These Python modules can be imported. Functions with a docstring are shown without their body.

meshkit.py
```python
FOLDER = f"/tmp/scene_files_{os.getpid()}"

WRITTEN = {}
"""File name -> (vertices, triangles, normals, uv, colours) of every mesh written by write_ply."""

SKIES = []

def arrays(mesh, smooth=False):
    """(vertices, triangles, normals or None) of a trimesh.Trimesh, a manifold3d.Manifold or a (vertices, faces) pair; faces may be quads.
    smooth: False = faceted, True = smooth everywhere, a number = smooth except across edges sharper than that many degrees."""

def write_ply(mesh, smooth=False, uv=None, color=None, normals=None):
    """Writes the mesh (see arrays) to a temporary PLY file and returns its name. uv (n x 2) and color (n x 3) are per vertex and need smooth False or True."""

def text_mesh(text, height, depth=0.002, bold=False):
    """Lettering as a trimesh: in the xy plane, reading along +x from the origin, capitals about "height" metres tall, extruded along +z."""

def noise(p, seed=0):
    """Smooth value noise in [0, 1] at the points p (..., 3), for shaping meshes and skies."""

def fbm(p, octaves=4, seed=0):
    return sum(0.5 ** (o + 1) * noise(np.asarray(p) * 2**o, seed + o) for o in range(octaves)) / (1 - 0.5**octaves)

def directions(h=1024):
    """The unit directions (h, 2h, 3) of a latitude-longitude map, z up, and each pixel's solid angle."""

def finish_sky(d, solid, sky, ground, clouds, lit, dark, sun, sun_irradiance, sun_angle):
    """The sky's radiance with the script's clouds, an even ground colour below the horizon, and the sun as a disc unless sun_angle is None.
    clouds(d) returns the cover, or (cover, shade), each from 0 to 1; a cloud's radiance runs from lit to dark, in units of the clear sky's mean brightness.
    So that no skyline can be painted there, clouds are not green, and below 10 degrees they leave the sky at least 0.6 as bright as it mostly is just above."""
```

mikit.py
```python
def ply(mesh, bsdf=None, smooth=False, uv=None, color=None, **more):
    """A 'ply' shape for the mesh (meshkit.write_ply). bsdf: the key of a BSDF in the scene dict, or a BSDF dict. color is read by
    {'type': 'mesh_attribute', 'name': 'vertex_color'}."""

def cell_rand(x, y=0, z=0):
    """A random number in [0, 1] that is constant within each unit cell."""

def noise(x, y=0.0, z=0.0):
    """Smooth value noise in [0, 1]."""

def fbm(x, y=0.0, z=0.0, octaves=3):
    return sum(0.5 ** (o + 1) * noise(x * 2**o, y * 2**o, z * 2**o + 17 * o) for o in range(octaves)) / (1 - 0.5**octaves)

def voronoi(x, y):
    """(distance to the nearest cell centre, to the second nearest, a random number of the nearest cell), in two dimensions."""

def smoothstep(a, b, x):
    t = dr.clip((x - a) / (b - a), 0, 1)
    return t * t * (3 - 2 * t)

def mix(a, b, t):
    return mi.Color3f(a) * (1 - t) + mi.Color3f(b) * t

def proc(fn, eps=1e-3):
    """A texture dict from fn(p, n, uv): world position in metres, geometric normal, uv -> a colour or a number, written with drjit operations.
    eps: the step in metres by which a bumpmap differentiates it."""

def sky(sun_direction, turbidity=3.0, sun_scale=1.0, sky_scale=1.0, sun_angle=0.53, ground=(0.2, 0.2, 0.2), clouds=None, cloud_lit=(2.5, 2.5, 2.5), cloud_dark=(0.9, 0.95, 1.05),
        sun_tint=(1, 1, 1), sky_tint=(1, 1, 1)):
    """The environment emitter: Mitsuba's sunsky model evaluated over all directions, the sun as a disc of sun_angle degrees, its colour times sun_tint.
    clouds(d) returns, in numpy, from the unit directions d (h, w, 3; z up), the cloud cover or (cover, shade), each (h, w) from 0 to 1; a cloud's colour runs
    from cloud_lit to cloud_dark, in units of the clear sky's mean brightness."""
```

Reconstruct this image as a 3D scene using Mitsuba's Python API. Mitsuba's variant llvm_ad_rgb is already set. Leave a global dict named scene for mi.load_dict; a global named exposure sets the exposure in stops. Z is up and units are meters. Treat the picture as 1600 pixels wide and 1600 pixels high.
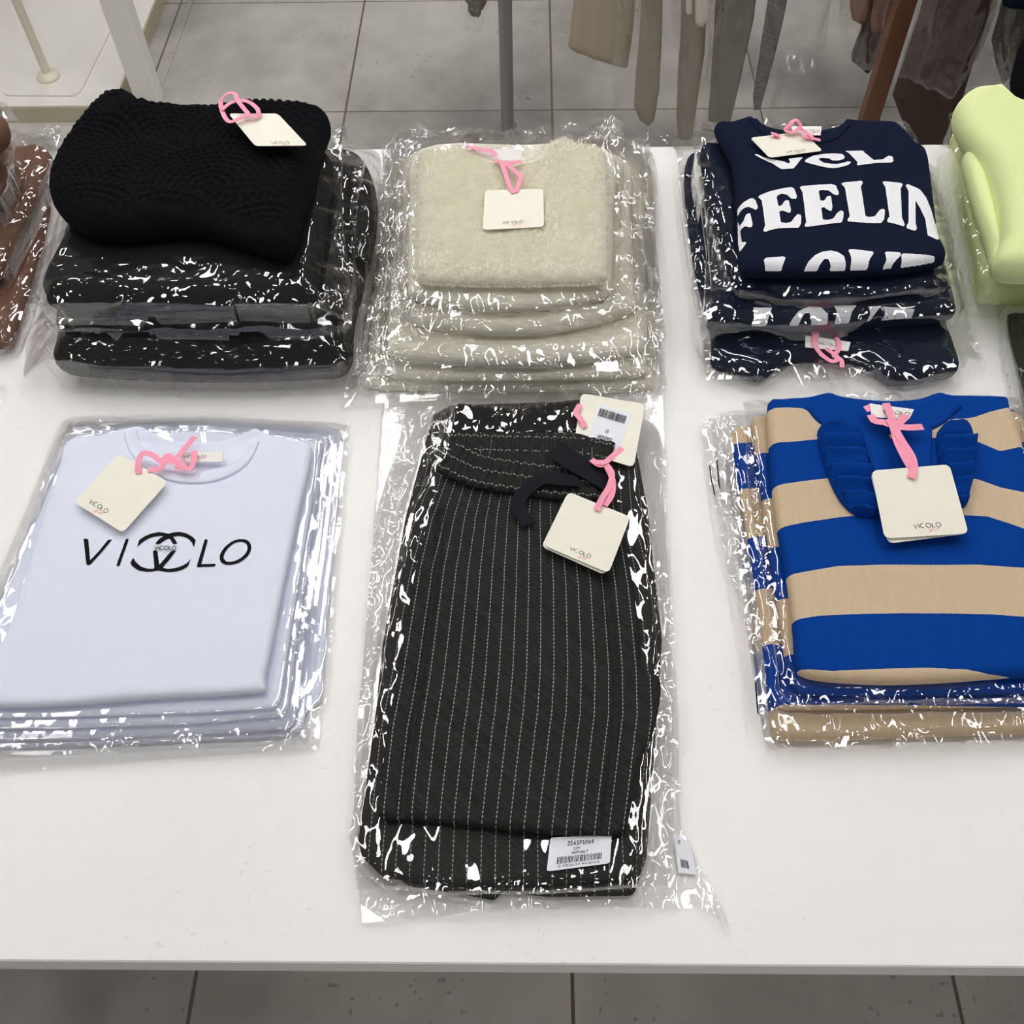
import math, numpy as np, trimesh, shapely, mitsuba as mi, mikit, meshkit
from shapely.geometry import Polygon, LineString, Point, box as sbox
from shapely.ops import unary_union
from scipy.spatial import Delaunay, cKDTree
from scipy.interpolate import LinearNDInterpolator, NearestNDInterpolator
from scipy.ndimage import gaussian_filter, grey_dilation, map_coordinates, distance_transform_edt
import drjit as dr

T = mi.ScalarTransform4f
scene, labels = {}, {}
TZ = 0.734                      # height of the table top above the floor

# ---------------------------------------------------------------- camera, light, exposure
_fwd = np.array([-0.01778329, 0.56995135, -0.82148598])
_down = np.array([-0.00144181, -0.82162967, -0.57001983])
_eye = np.array([0.0, 0.0, TZ + 1.0])
scene['camera'] = {'type': 'perspective', 'fov': 53.8618, 'fov_axis': 'x', 'near_clip': 0.02, 'far_clip': 60.0,
                   'to_world': T().look_at(origin=_eye.tolist(), target=(_eye + _fwd).tolist(), up=(-_down).tolist())}
exposure = 0.10
CEIL = 3.15
SPOT_RADIANCE = 20.0
PANEL_RADIANCE = 14.0

# ---------------------------------------------------------------- materials
def C3(c): return {'type': 'rgb', 'value': list(c)}
def pbr(c, rough=0.6, **k):
    d = {'type': 'principled', 'base_color': C3(c) if not isinstance(c, dict) else c, 'roughness': rough, 'specular': k.pop('specular', 0.4)}
    d.update(k); return {'type': 'twosided', 'bsdf': d}
def srgb(r, g, b): return [((v / 255 + 0.055) / 1.055) ** 2.4 if v > 10 else v / 255 / 12.92 for v in (r, g, b)]

def f_floor(p, n, uv):
    a = mikit.fbm(p.x * 1.9 + 3.3, p.y * 1.9, 2.0, octaves=5)
    b = mikit.fbm(p.x * 14.0 + 5, p.y * 11.0, 7.0, octaves=3)
    s = mikit.smoothstep(0.88, 0.94, mikit.noise(p.x * 110, p.y * 110, 3.0)) * mikit.smoothstep(.5, .7, mikit.noise(p.x * 7, p.y * 7, 9.0))
    t = mikit.cell_rand(dr.floor((p.x - 0.066) / 0.6), dr.floor((p.y - 2.62) / 0.6), 1.0)
    g = 0.20 + 0.32 * mikit.smoothstep(.15, .85, a) + 0.10 * (b - .5) + 0.05 * (t - .5)
    return mi.Color3f(g * 1.02, g * 0.99, g * 0.925) * (1 - 0.35 * s)
def f_table(p, n, uv):
    g = mikit.fbm(p.x * 2.2, p.y * 75.0, p.z * 75.0, octaves=3)
    w = mikit.noise(p.x * 3.0, p.y * 3.0, 4.0)
    s = mikit.smoothstep(.90, .95, mikit.noise(p.x * 260, p.y * 260, 1.0)) * mikit.smoothstep(.70, .8, mikit.noise(p.x * 9 + 3, p.y * 9, 2.0))
    v = 0.80 + 0.018 * (g - .5) + 0.03 * (w - .5)
    return mi.Color3f(v * 1.0, v * 0.99, v * 0.975) * (1 - .10 * s)
def f_pin(p, n, uv):
    u = uv.x - dr.floor(uv.x)
    v = uv.y - dr.floor(uv.y)
    line = mikit.smoothstep(0.046, 0.026, dr.abs(u - .5)) * mikit.smoothstep(.36, .28, dr.abs(v - .5))
    tw = mikit.noise((p.x + p.y) * 900, p.z * 600, 1.0) - .5
    big = mikit.noise(p.x * 300, p.y * 900, 3.0) - .5
    c = 0.0215 + 0.013 * tw + 0.009 * big
    return mi.Color3f(c * .99, c * 1.0, c * 1.01) * (1 - line) + mi.Color3f(.30, .295, .27) * line
def f_stripe(p, n, uv):
    v = uv.y
    k = v - 2 * dr.floor(v * .5)
    rib = mikit.noise(p.x * 520, p.y * 60, 1.0) - .5
    tint = 1 + 0.05 * rib
    blue = dr.select(k < 1, 1.0, 0.0)
    return (mi.Color3f(.001, .043, .26) * blue + mi.Color3f(.565, .435, .295) * (1 - blue)) * tint
def f_fuzz(p, n, uv):
    a = mikit.fbm(p.x * 90, p.y * 260, p.z * 90, octaves=3)
    b = mikit.noise(p.x * 25, p.y * 25, 5.0)
    v = 0.94 + .42 * (a - .5) + 0.06 * (b - .5)
    return mi.Color3f(.735 * v, .715 * v, .615 * v)
def f_knit(p, n, uv):
    a = mikit.noise(p.x * 700, p.y * 700, p.z * 700)
    return mi.Color3f(.0046, .0047, .0060) * (.6 + .9 * a)

scene['m_floor'] = pbr(mikit.proc(f_floor), 0.32, specular=0.45)
scene['m_grout'] = pbr(srgb(104, 97, 86), 0.9)
scene['m_table'] = pbr(mikit.proc(f_table), 0.34, specular=0.4)
scene['m_white_paint'] = pbr((.74, .72, .68), 0.45)
scene['m_platform_edge'] = pbr((.47, .44, .33), 0.6)
scene['m_cream_metal'] = pbr((.72, .68, .57), 0.35)
scene['m_wall'] = pbr((.50, .49, .47), 0.9)
scene['m_ceiling'] = pbr((.34, .34, .34), 0.9)
scene['m_knit'] = pbr(mikit.proc(f_knit), 0.9, sheen=0.05, specular=0.08)
scene['m_black_cloth'] = pbr((.006, .0065, .0075), 0.85, specular=0.2)
scene['m_navy'] = pbr((.0062, .0105, .0265), 0.9, sheen=0.06, specular=0.08)
scene['m_white_print'] = pbr((.76, .77, .80), 0.5)
scene['m_cream_fuzz'] = pbr(mikit.proc(f_fuzz), 0.95, sheen=0.4, specular=0.1)
scene['m_fiber'] = pbr((.80, .78, .67), 0.9, specular=0.1)
scene['m_tee'] = pbr((.70, .73, .855), 0.85, specular=0.15)
scene['m_ink'] = pbr((.005, .005, .006), 0.7, specular=0.1)
scene['m_pin'] = pbr(mikit.proc(f_pin), 0.9, specular=0.12)
scene['m_tape'] = pbr((.0065, .007, .011), 0.8, specular=0.2)
scene['m_stripe'] = pbr(mikit.proc(f_stripe), 0.9, specular=0.1)
scene['m_blue'] = pbr((.001, .042, .255), 0.9, specular=0.1)
scene['m_beige'] = pbr((.56, .43, .29), 0.9, specular=0.1)
scene['m_lime'] = pbr((.69, .77, .385), 0.9, sheen=0.3, specular=0.1)
scene['m_brown'] = pbr((.155, .082, .058), 0.85, specular=0.15)
scene['m_tag'] = pbr((.80, .785, .685), 0.6)
scene['m_label_white'] = pbr((.80, .79, .76), 0.6)
scene['m_sticker'] = pbr((.73, .74, .80), 0.45)
scene['m_pink'] = pbr((.87, .31, .43), 0.5, sheen=0.3)
scene['m_print_grey'] = pbr((.07, .07, .075), 0.6)
scene['m_print_pink'] = pbr((.85, .33, .36), 0.6)
scene['m_chrome'] = {'type': 'roughconductor', 'material': 'Cr', 'alpha': 0.22}
scene['m_steel'] = pbr((.30, .31, .33), 0.35, metallic=0.7)
scene['m_coat'] = pbr((.46, .39, .30), 0.85)
scene['m_taupe'] = pbr((.36, .31, .25), 0.85)
scene['m_dim'] = pbr((.20, .185, .16), 0.85)
def f_glitter(p, n, uv):
    s = mikit.cell_rand(dr.floor(p.x * 520), dr.floor(p.y * 520), dr.floor(p.z * 520))
    return mi.Color3f(.12, .113, .108) + mi.Color3f(.22, .21, .19) * mikit.smoothstep(.72, .98, s)
scene['m_glitter'] = pbr(mikit.proc(f_glitter), 0.5, specular=0.5)
scene['m_rose'] = pbr((.27, .155, .12), 0.85)
scene['m_pale'] = pbr((.66, .60, .54), 0.8)
scene['m_wood'] = pbr((.17, .075, .045), 0.5)
scene['m_dark_brown'] = pbr((.062, .036, .028), 0.85)
scene['m_film'] = {'type': 'thindielectric', 'int_ior': 1.58, 'ext_ior': 1.0}
scene['m_bulb'] = pbr((.8, .8, .8), 0.5)

# ---------------------------------------------------------------- helpers
def key_for(base):
    if base not in used: used.add(base); return base
    k = 1
    while f'{base}_{k:03d}' in used: k += 1
    used.add(f'{base}_{k:03d}'); return f'{base}_{k:03d}'
used = set()
def thing(name, label, cat, group=None, kind=None):
    k = key_for(name); labels[k] = {'label': label}
    if cat: labels[k]['category'] = cat
    if group: labels[k]['group'] = group
    if kind: labels[k]['kind'] = kind
    return k
def put(name, mesh, mat, parent=None, smooth=40, label=None, kind=None, **k):
    key = key_for((parent + '__' if parent else '') + name)
    scene[key] = mikit.ply(mesh, mat, smooth=smooth, **k)
    if label or kind:
        labels[key] = {}
        if label: labels[key]['label'] = label
        if kind: labels[key]['kind'] = kind
    return key
def structure(key, mesh, mat, smooth=False):
    used.add(key); scene[key] = mikit.ply(mesh, mat, smooth=smooth); labels[key] = {'kind': 'structure'}
def cat_mesh(ms): return trimesh.util.concatenate([m if isinstance(m, trimesh.Trimesh) else trimesh.Trimesh(*m, process=False) for m in ms])
def bbox(x0, x1, y0, y1, z0, z1, bevel=0.0):
    if bevel <= 0:
        m = trimesh.creation.box((x1 - x0, y1 - y0, z1 - z0)); m.apply_translation(((x0 + x1) / 2, (y0 + y1) / 2, (z0 + z1) / 2)); return m
    pts = []
    for sx in (0, 1):
        for sy in (0, 1):
            for sz in (0, 1):
                c = np.array([[x0, x1][sx], [y0, y1][sy], [z0, z1][sz]]); s = np.array([1 - 2 * sx, 1 - 2 * sy, 1 - 2 * sz]) * bevel
                for a in range(3):
                    q = c + s; q[a] = c[a]; pts.append(q)
    return trimesh.convex.convex_hull(np.array(pts))
def cyl(p0, p1, r, n=24):
    return trimesh.creation.cylinder(r, segment=np.array([p0, p1], float), sections=n)
def catmull(pts, n=10, closed=False):
    p = np.asarray(pts, float); out = []
    q = np.vstack([p[-1], p, p[:2]]) if closed else np.vstack([2 * p[0] - p[1], p, 2 * p[-1] - p[-2]])
    m = len(p) if closed else len(p) - 1
    for i in range(m):
        a, b, c, d = q[i:i + 4]
        for t in np.linspace(0, 1, n, endpoint=False):
            out.append(.5 * ((2 * b) + (c - a) * t + (2 * a - 5 * b + 4 * c - d) * t * t + (3 * b - a - 3 * c + d) * t ** 3))
    if not closed: out.append(p[-1])
    return np.array(out)
def smooth_poly(pts, n=6): return Polygon(catmull(pts, n, True)).buffer(0)
def round_poly(pts, r):
    p = Polygon(pts).buffer(0); return p.buffer(-r).buffer(2 * r).buffer(-r)

def ring_pts(g, step):
    out = []
    for poly in getattr(g, 'geoms', [g]):
        if poly.is_empty or poly.geom_type != 'Polygon': continue
        for ln in [poly.exterior, *poly.interiors]:
            L = ln.length
            if L < step * .05: continue
            n = max(8, int(L / step))
            out.append(np.array([ln.interpolate(i / n, normalized=True).coords[0] for i in range(n)]))
    return np.vstack(out) if out else np.zeros((0, 2))
def tri_poly(poly, step, insets=(), bstep=None):
    """A fine triangulation of a polygon: (points, triangles, distance to its edge)."""
    bstep = bstep or step * .7
    P = [ring_pts(poly, bstep)]
    last = 0
    for d in insets:
        P.append(ring_pts(poly.buffer(-d), max(bstep, step * .7))); last = d
    x0, y0, x1, y1 = poly.bounds
    xs, ys = np.meshgrid(np.arange(x0, x1, step), np.arange(y0, y1, step * .866))
    xs = xs + (np.arange(len(xs)) % 2)[:, None] * step / 2
    g = np.column_stack([xs.ravel(), ys.ravel()])
    inner = poly.buffer(-(last + step * .55))
    if not inner.is_empty: P.append(g[shapely.contains_xy(inner, g[:, 0], g[:, 1])])
    pts = np.vstack(P)
    _, idx = np.unique(np.round(pts, 6), axis=0, return_index=True)
    pts = pts[np.sort(idx)]
    f = Delaunay(pts).simplices
    c = pts[f].mean(1)
    f = f[shapely.contains_xy(poly, c[:, 0], c[:, 1])]
    a, b, cc = pts[f[:, 0]], pts[f[:, 1]], pts[f[:, 2]]
    ar = (b[:, 0] - a[:, 0]) * (cc[:, 1] - a[:, 1]) - (b[:, 1] - a[:, 1]) * (cc[:, 0] - a[:, 0])
    f[ar < 0] = f[ar < 0][:, ::-1]
    f = f[np.abs(ar) > 1e-12]
    d = shapely.distance(poly.boundary, shapely.points(pts))
    d[d < 1e-6] = 0
    return pts, f, d

class Surf:
    """Height of a top surface, defined everywhere (nearest value outside)."""
    def __init__(s, xy, z):
        s.xy, s.z, s.li, s.tree = xy, z, LinearNDInterpolator(xy, z), cKDTree(xy)
    def __call__(s, x, y):
        q = np.column_stack([np.ravel(x), np.ravel(y)]); v = s.li(q)
        bad = np.isnan(v)
        if bad.any(): v[bad] = s.z[s.tree.query(q[bad])[1]]
        return v.reshape(np.shape(x))

def fold_noise(xy, seed, size=.09, amp=.003):
    q = np.column_stack([xy / size, np.zeros(len(xy))])
    n = meshkit.fbm(q, 3, seed) - .5
    r = 1 - 2 * np.abs(meshkit.noise(q * 1.3 + 7, seed + 9) - .5)
    return amp * (1.6 * n + .5 * (r - .6))
def cloth(name, parent, poly, z0, thick, mat, r=None, step=.006, seed=1, amp=.002, size=.09, mod=None, uv=None, label=None, smooth=True, bottom=True, tilt=(0, 0), pivot=None):
    """A folded piece of cloth: flat underneath, puffy on top, its rim rounded. Returns its top surface."""
    r = r or thick * .6
    pts, f, d = tri_poly(poly, step, [r * .05, r * .18, r * .42, r * .75])
    s = np.clip(d / r, 0, 1); prof = np.sqrt(np.clip(1 - (1 - s) ** 2, 0, 1))
    px, py = pivot or (poly.centroid.x, poly.centroid.y)
    base = (z0(pts[:, 0], pts[:, 1]) if callable(z0) else z0) + tilt[0] * (pts[:, 0] - px) + tilt[1] * (pts[:, 1] - py)
    top = base + thick * .5 * (1 + prof) + fold_noise(pts, seed, size, amp) * s
    if mod is not None: top = top + mod(pts, d) * np.clip(d / (.5 * r), 0, 1)
    bot = base + thick * .5 * (1 - prof)
    top = np.maximum(top, bot + np.where(d > 0, 2e-4, 0))
    V, Fc = np.column_stack([pts, top + TZ]), f
    UV = uv(pts) if uv is not None else None
    if bottom:
        edge = d == 0
        remap = np.arange(len(pts)); remap[~edge] = len(pts) + np.arange((~edge).sum())
        V = np.vstack([V, np.column_stack([pts[~edge], bot[~edge] + TZ])]); Fc = np.vstack([f, remap[f][:, ::-1]])
        if UV is not None: UV = np.vstack([UV, UV[~edge]])
    kw = {'uv': UV} if UV is not None else {}
    put(name, (V, Fc), mat, parent, smooth=smooth, label=label, **kw)
    return Surf(pts, top)
def patch(name, parent, polys, surf, mat, lift=.001, step=.0022, label=None):
    """Flat print lying on a surface."""
    for g in polys:
        ms = []
        for p in getattr(g, 'geoms', [g]):
            if p.area < 1e-7 or p.geom_type != 'Polygon': continue
            pts, f, d = tri_poly(p, step, bstep=step)
            ms.append(trimesh.Trimesh(np.column_stack([pts, surf(pts[:, 0], pts[:, 1]) + lift + TZ]), f, process=False))
        if ms: put(name, cat_mesh(ms), mat, parent, smooth=True, label=label)

class Terrain:
    """What the next layer of a stack has to lie on."""
    def __init__(s, x0, x1, y0, y1, res=.0025):
        s.x0, s.y0, s.res = x0, y0, res
        s.Z = np.zeros((int((y1 - y0) / res) + 1, int((x1 - x0) / res) + 1))
    def grid(s):
        return np.meshgrid(s.x0 + np.arange(s.Z.shape[1]) * s.res, s.y0 + np.arange(s.Z.shape[0]) * s.res)
    def at(s, Z, x, y, order=1): return map_coordinates(Z, [(np.asarray(y) - s.y0) / s.res, (np.asarray(x) - s.x0) / s.res], order=order, mode='nearest')
    def over(s, poly, surf):
        X, Y = s.grid(); m = shapely.contains_xy(poly, X, Y)
        s.Z[m] = np.maximum(s.Z[m], surf(X[m], Y[m]))

def crinkle(X, Y, seed, amp, stretch=(1.0, 1.0), rot=0.0):
    """Crumpled film: flat facets that meet in sharp creases, at three sizes."""
    rng = np.random.default_rng(seed)
    c, s = math.cos(rot), math.sin(rot)
    U, V = (c * X + s * Y) / stretch[0], (-s * X + c * Y) / stretch[1]
    wob = np.stack([U * 14, V * 14, U * 0], -1)
    U = U + .008 * (meshkit.noise(wob, seed) - .5); V = V + .008 * (meshkit.noise(wob, seed + 1) - .5)
    out = 0
    for size, a in ((.045, 1.1), (.021, 1.15), (.010, .75)):
        u0, u1, v0, v1 = U.min() - size * 2, U.max() + size * 2, V.min() - size * 2, V.max() + size * 2
        n = int((u1 - u0) * (v1 - v0) / size ** 2) + 8
        p = np.column_stack([rng.uniform(u0, u1, n), rng.uniform(v0, v1, n)])
        p = np.vstack([p, [[u0, v0], [u0, v1], [u1, v0], [u1, v1]]])
        h = rng.normal(0, 1, len(p))
        z = LinearNDInterpolator(p, h)(np.column_stack([U.ravel(), V.ravel()])).reshape(U.shape)
        out = out + amp * a * np.nan_to_num(z)
    return out
def film(parent, poly, terr, contents, seed=1, amp=.0016, slope=.35, step=.0025, curls=(), ruffle=.006, stretch=(1, 1), rot=0.0, lift=.0012, name='plastic_bag', crumple=1.0, label=None, hug=1.0):
    """A clear bag over its contents: an upper and a lower sheet joined by a rounded fold all round."""
    poly = unary_union([poly] + [p.buffer(.007) for p, _ in contents]).buffer(0)
    X, Y = terr.grid(); res = terr.res
    base = terr.Z.copy()
    C = np.full_like(base, -1.0)
    for p, h in contents:
        m = shapely.contains_xy(p, X, Y); C[m] = np.maximum(C[m], h(X[m], Y[m]) + lift)
    n = int(.06 / res); ii, jj = np.mgrid[-n:n + 1, -n:n + 1]
    cone = -np.hypot(ii, jj) * res * slope
    r2 = 2; i2, j2 = np.mgrid[-r2:r2 + 1, -r2:r2 + 1]
    C = grey_dilation(C, footprint=np.hypot(i2, j2) <= r2 + .3)
    rim = np.where(C > 0, C, -1.0)
    D = grey_dilation(rim, footprint=np.hypot(ii, jj) <= n, structure=cone)
    Zf = np.maximum(D, base + lift)
    Zf = np.maximum(gaussian_filter(Zf, 1.6), np.where(C > 0, C, 0))
    Zf = gaussian_filter(Zf, .6)
    inside = C > 0
    dout = distance_transform_edt(~inside) * res
    w = np.clip(.45 + dout / .03, 0, 1.5) * crumple
    cr = crinkle(X, Y, seed, amp, stretch, rot)
    cr = gaussian_filter(cr, .55)
    Zt = Zf + (cr - cr.min() * .35) * w
    Zt = np.maximum(Zt, base + .0006)
    Zt = np.where(inside, np.maximum(Zt, C - .0006), Zt)
    for cx, cy, rad, hh in curls:
        Zt = Zt + hh * np.exp(-((X - cx) ** 2 + (Y - cy) ** 2) / (2 * rad ** 2))
    pts, f, d = tri_poly(poly, step, bstep=step)
    rn = np.clip(meshkit.fbm(np.column_stack([pts * 34, pts[:, :1] * 0]), 2, seed) - .42, 0, 1) * 2.2
    zt = terr.at(Zt, pts[:, 0], pts[:, 1]) + ruffle * rn * np.exp(-d / .011)
    zb = np.maximum(terr.at(base, pts[:, 0], pts[:, 1]) + .0004, np.minimum(zt - .0012, terr.at(np.where(dout < .004, 0, Zf), pts[:, 0], pts[:, 1]) - .0025))
    for cx, cy, rad, hh in curls: zb = np.maximum(zb, np.minimum(zt - .0012, zb + hh * np.exp(-((pts[:, 0] - cx) ** 2 + (pts[:, 1] - cy) ** 2) / (2 * rad ** 2))))
    gy, gx = np.gradient(Zt, res)
    st = np.clip(np.hypot(terr.at(gx, pts[:, 0], pts[:, 1]), terr.at(gy, pts[:, 0], pts[:, 1])) - .25, 0, 1.2) * np.clip(d / .004, 0, 1)
    q3 = np.column_stack([pts, zt])
    sh = np.column_stack([(1 - 2 * np.abs(meshkit.noise(q3 * sc + o, seed + o) - .5)) * a for o, sc, a in ((1, 55, 1.0), (5, 55, 1.0))]) - .5
    sh = sh + .55 * (np.column_stack([(1 - 2 * np.abs(meshkit.noise(q3 * 130 + o, seed + o) - .5)) for o in (11, 15)]) - .5)
    pt2 = pts + sh * (.0042 * crumple) * st[:, None]
    ms = [(np.column_stack([pt2, zt + TZ]), f)]
    hole = unary_union([p for p, _ in contents]).buffer(-.012)
    cen = pts[f].mean(1)
    fb = f[~shapely.contains_xy(hole, cen[:, 0], cen[:, 1])] if not hole.is_empty else f
    ms.append((np.column_stack([pts, zb + TZ]), fb[:, ::-1]))
    rp = ring_pts(poly, step)
    tn = np.roll(rp, -1, 0) - np.roll(rp, 1, 0); tn /= np.linalg.norm(tn, axis=1, keepdims=True) + 1e-12
    no = np.column_stack([tn[:, 1], -tn[:, 0]])
    if Polygon(rp).exterior.is_ccw is False: no = -no
    za, zc = terr.at(Zt, rp[:, 0], rp[:, 1]), None
    tree = cKDTree(pts); zc = zb[tree.query(rp)[1]]; za = zt[tree.query(rp)[1]]
    rows = []
    for a in np.linspace(0, math.pi, 5):
        rows.append(np.column_stack([rp + no * (math.sin(a) * .0011), (za + zc) / 2 + math.cos(a) * (za - zc) / 2 + TZ]))
    V = np.vstack(rows); N = len(rp); q = []
    for k in range(4):
        i = np.arange(N); j = (i + 1) % N
        q.append(np.column_stack([k * N + i, (k + 1) * N + i, (k + 1) * N + j])); q.append(np.column_stack([k * N + i, (k + 1) * N + j, k * N + j]))
    ms.append((V, np.vstack(q)))
    m = cat_mesh(ms)
    put(name, m, 'm_film', parent, smooth=True, label=label)
    S = Surf(pts, zt)
    mm = shapely.contains_xy(poly, X, Y)
    terr.Z[mm] = np.maximum(terr.Z[mm], Zt[mm])
    return S

def strip(path, width, thick=.0005, twist=None, up=(0, 0, 1)):
    """A ribbon along a path of 3-D points."""
    p = catmull(path, 8); t = np.gradient(p, axis=0); t /= np.linalg.norm(t, axis=1, keepdims=True) + 1e-12
    n = len(p); tw = np.interp(np.linspace(0, 1, n), np.linspace(0, 1, len(twist)), twist) if twist is not None else np.zeros(n)
    side = np.cross(t, np.array(up, float)); L = np.linalg.norm(side, axis=1, keepdims=True)
    side = np.where(L > 1e-3, side / np.maximum(L, 1e-9), [1.0, 0, 0]); nor = np.cross(side, t)
    c, s = np.cos(tw)[:, None], np.sin(tw)[:, None]
    side, nor = c * side + s * nor, -s * side + c * nor
    V = np.vstack([p + side * width / 2 + nor * thick / 2, p - side * width / 2 + nor * thick / 2, p - side * width / 2 - nor * thick / 2, p + side * width / 2 - nor * thick / 2])
    q = []
    i = np.arange(n - 1)
    for a in range(4):
        b = (a + 1) % 4
        q.append(np.column_stack([a * n + i, b * n + i, b * n + i + 1])); q.append(np.column_stack([a * n + i, b * n + i + 1, a * n + i + 1]))
    for e in (0, n - 1): q.append(np.array([[e, n + e, 2 * n + e], [e, 2 * n + e, 3 * n + e]]))
    return trimesh.Trimesh(V, np.vstack(q), process=False)

# letters of the tag, drawn as strokes in a frame one unit high
def ell(cx, cy, rx, ry, a0=0, a1=360, n=24): return [(cx + rx * math.cos(math.radians(a)), cy + ry * math.sin(math.radians(a))) for a in np.linspace(a0, a1, n)]
def vicolo(w=.10):
    S = [[(0, 1), (.42, 0), (.84, 1)], [(1.08, 0), (1.08, .8)], ell(1.82, .5, .52, .5, 48, 312), ell(2.98, .5, .52, .5), [(3.74, 1), (3.74, 0), (4.36, 0)], ell(4.98, .5, .52, .5)]
    return unary_union([LineString(s).buffer(w / 2 * 1.6, cap_style=2, join_style=2) for s in S]), 5.5
def girl(w=.06):
    S = [catmull([(.55, .55), (.3, .62), (.12, .35), (.3, .2), (.55, .5), (.5, 0), (.3, -.45), (.05, -.3), (.4, .0), (.75, .35)], 6), catmull([(.75, .35), (.95, .6), (.9, .2), (1.1, .15), (1.3, .55)], 6), [(1.02, .85), (1.05, .9)],
         catmull([(1.3, .55), (1.4, .62), (1.5, .55), (1.48, .2), (1.7, .2), (2.0, .6), (2.25, 1.1), (2.1, 1.15), (2.0, .5), (2.15, .12), (2.45, .3)], 6)]
    return unary_union([LineString(s).buffer(w) for s in S])
def rounded_square(r=.07):
    return sbox(0, 0, 1, 1).buffer(-r).buffer(r, quad_segs=6)
class Plane4:
    """Maps the unit square onto four corners given as top left, top right, bottom right, bottom left."""
    def __init__(s, tl, tr, br, bl): s.c = [np.array(q, float) for q in (tl, tr, br, bl)]
    def __call__(s, u, v, lift=0.0):
        tl, tr, br, bl = s.c; u, v = np.asarray(u)[..., None], np.asarray(v)[..., None]
        p = (1 - v) * ((1 - u) * bl + u * br) + v * ((1 - u) * tl + u * tr)
        n = np.cross(br - bl, tl - bl); n /= np.linalg.norm(n); n = n if n[2] > 0 else -n
        return p + n * lift
def plate(pl, shape, lift0, lift1, step=.25):
    pts, f, d = tri_poly(shape, step, bstep=.05)
    e = d == 0
    top, bot = pl(pts[:, 0], pts[:, 1], lift1), pl(pts[:, 0], pts[:, 1], lift0)
    V = np.vstack([top, bot]); n = len(pts)
    ed = np.sort(np.vstack([f[:, [0, 1]], f[:, [1, 2]], f[:, [2, 0]]]), axis=1)
    u, c = np.unique(ed, axis=0, return_counts=True); b = u[c == 1]
    side = np.vstack([np.column_stack([b[:, 0], b[:, 1], b[:, 1] + n]), np.column_stack([b[:, 0], b[:, 1] + n, b[:, 0] + n])])
    return trimesh.Trimesh(V, np.vstack([f, f[:, ::-1] + n, side]), process=False)
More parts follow.
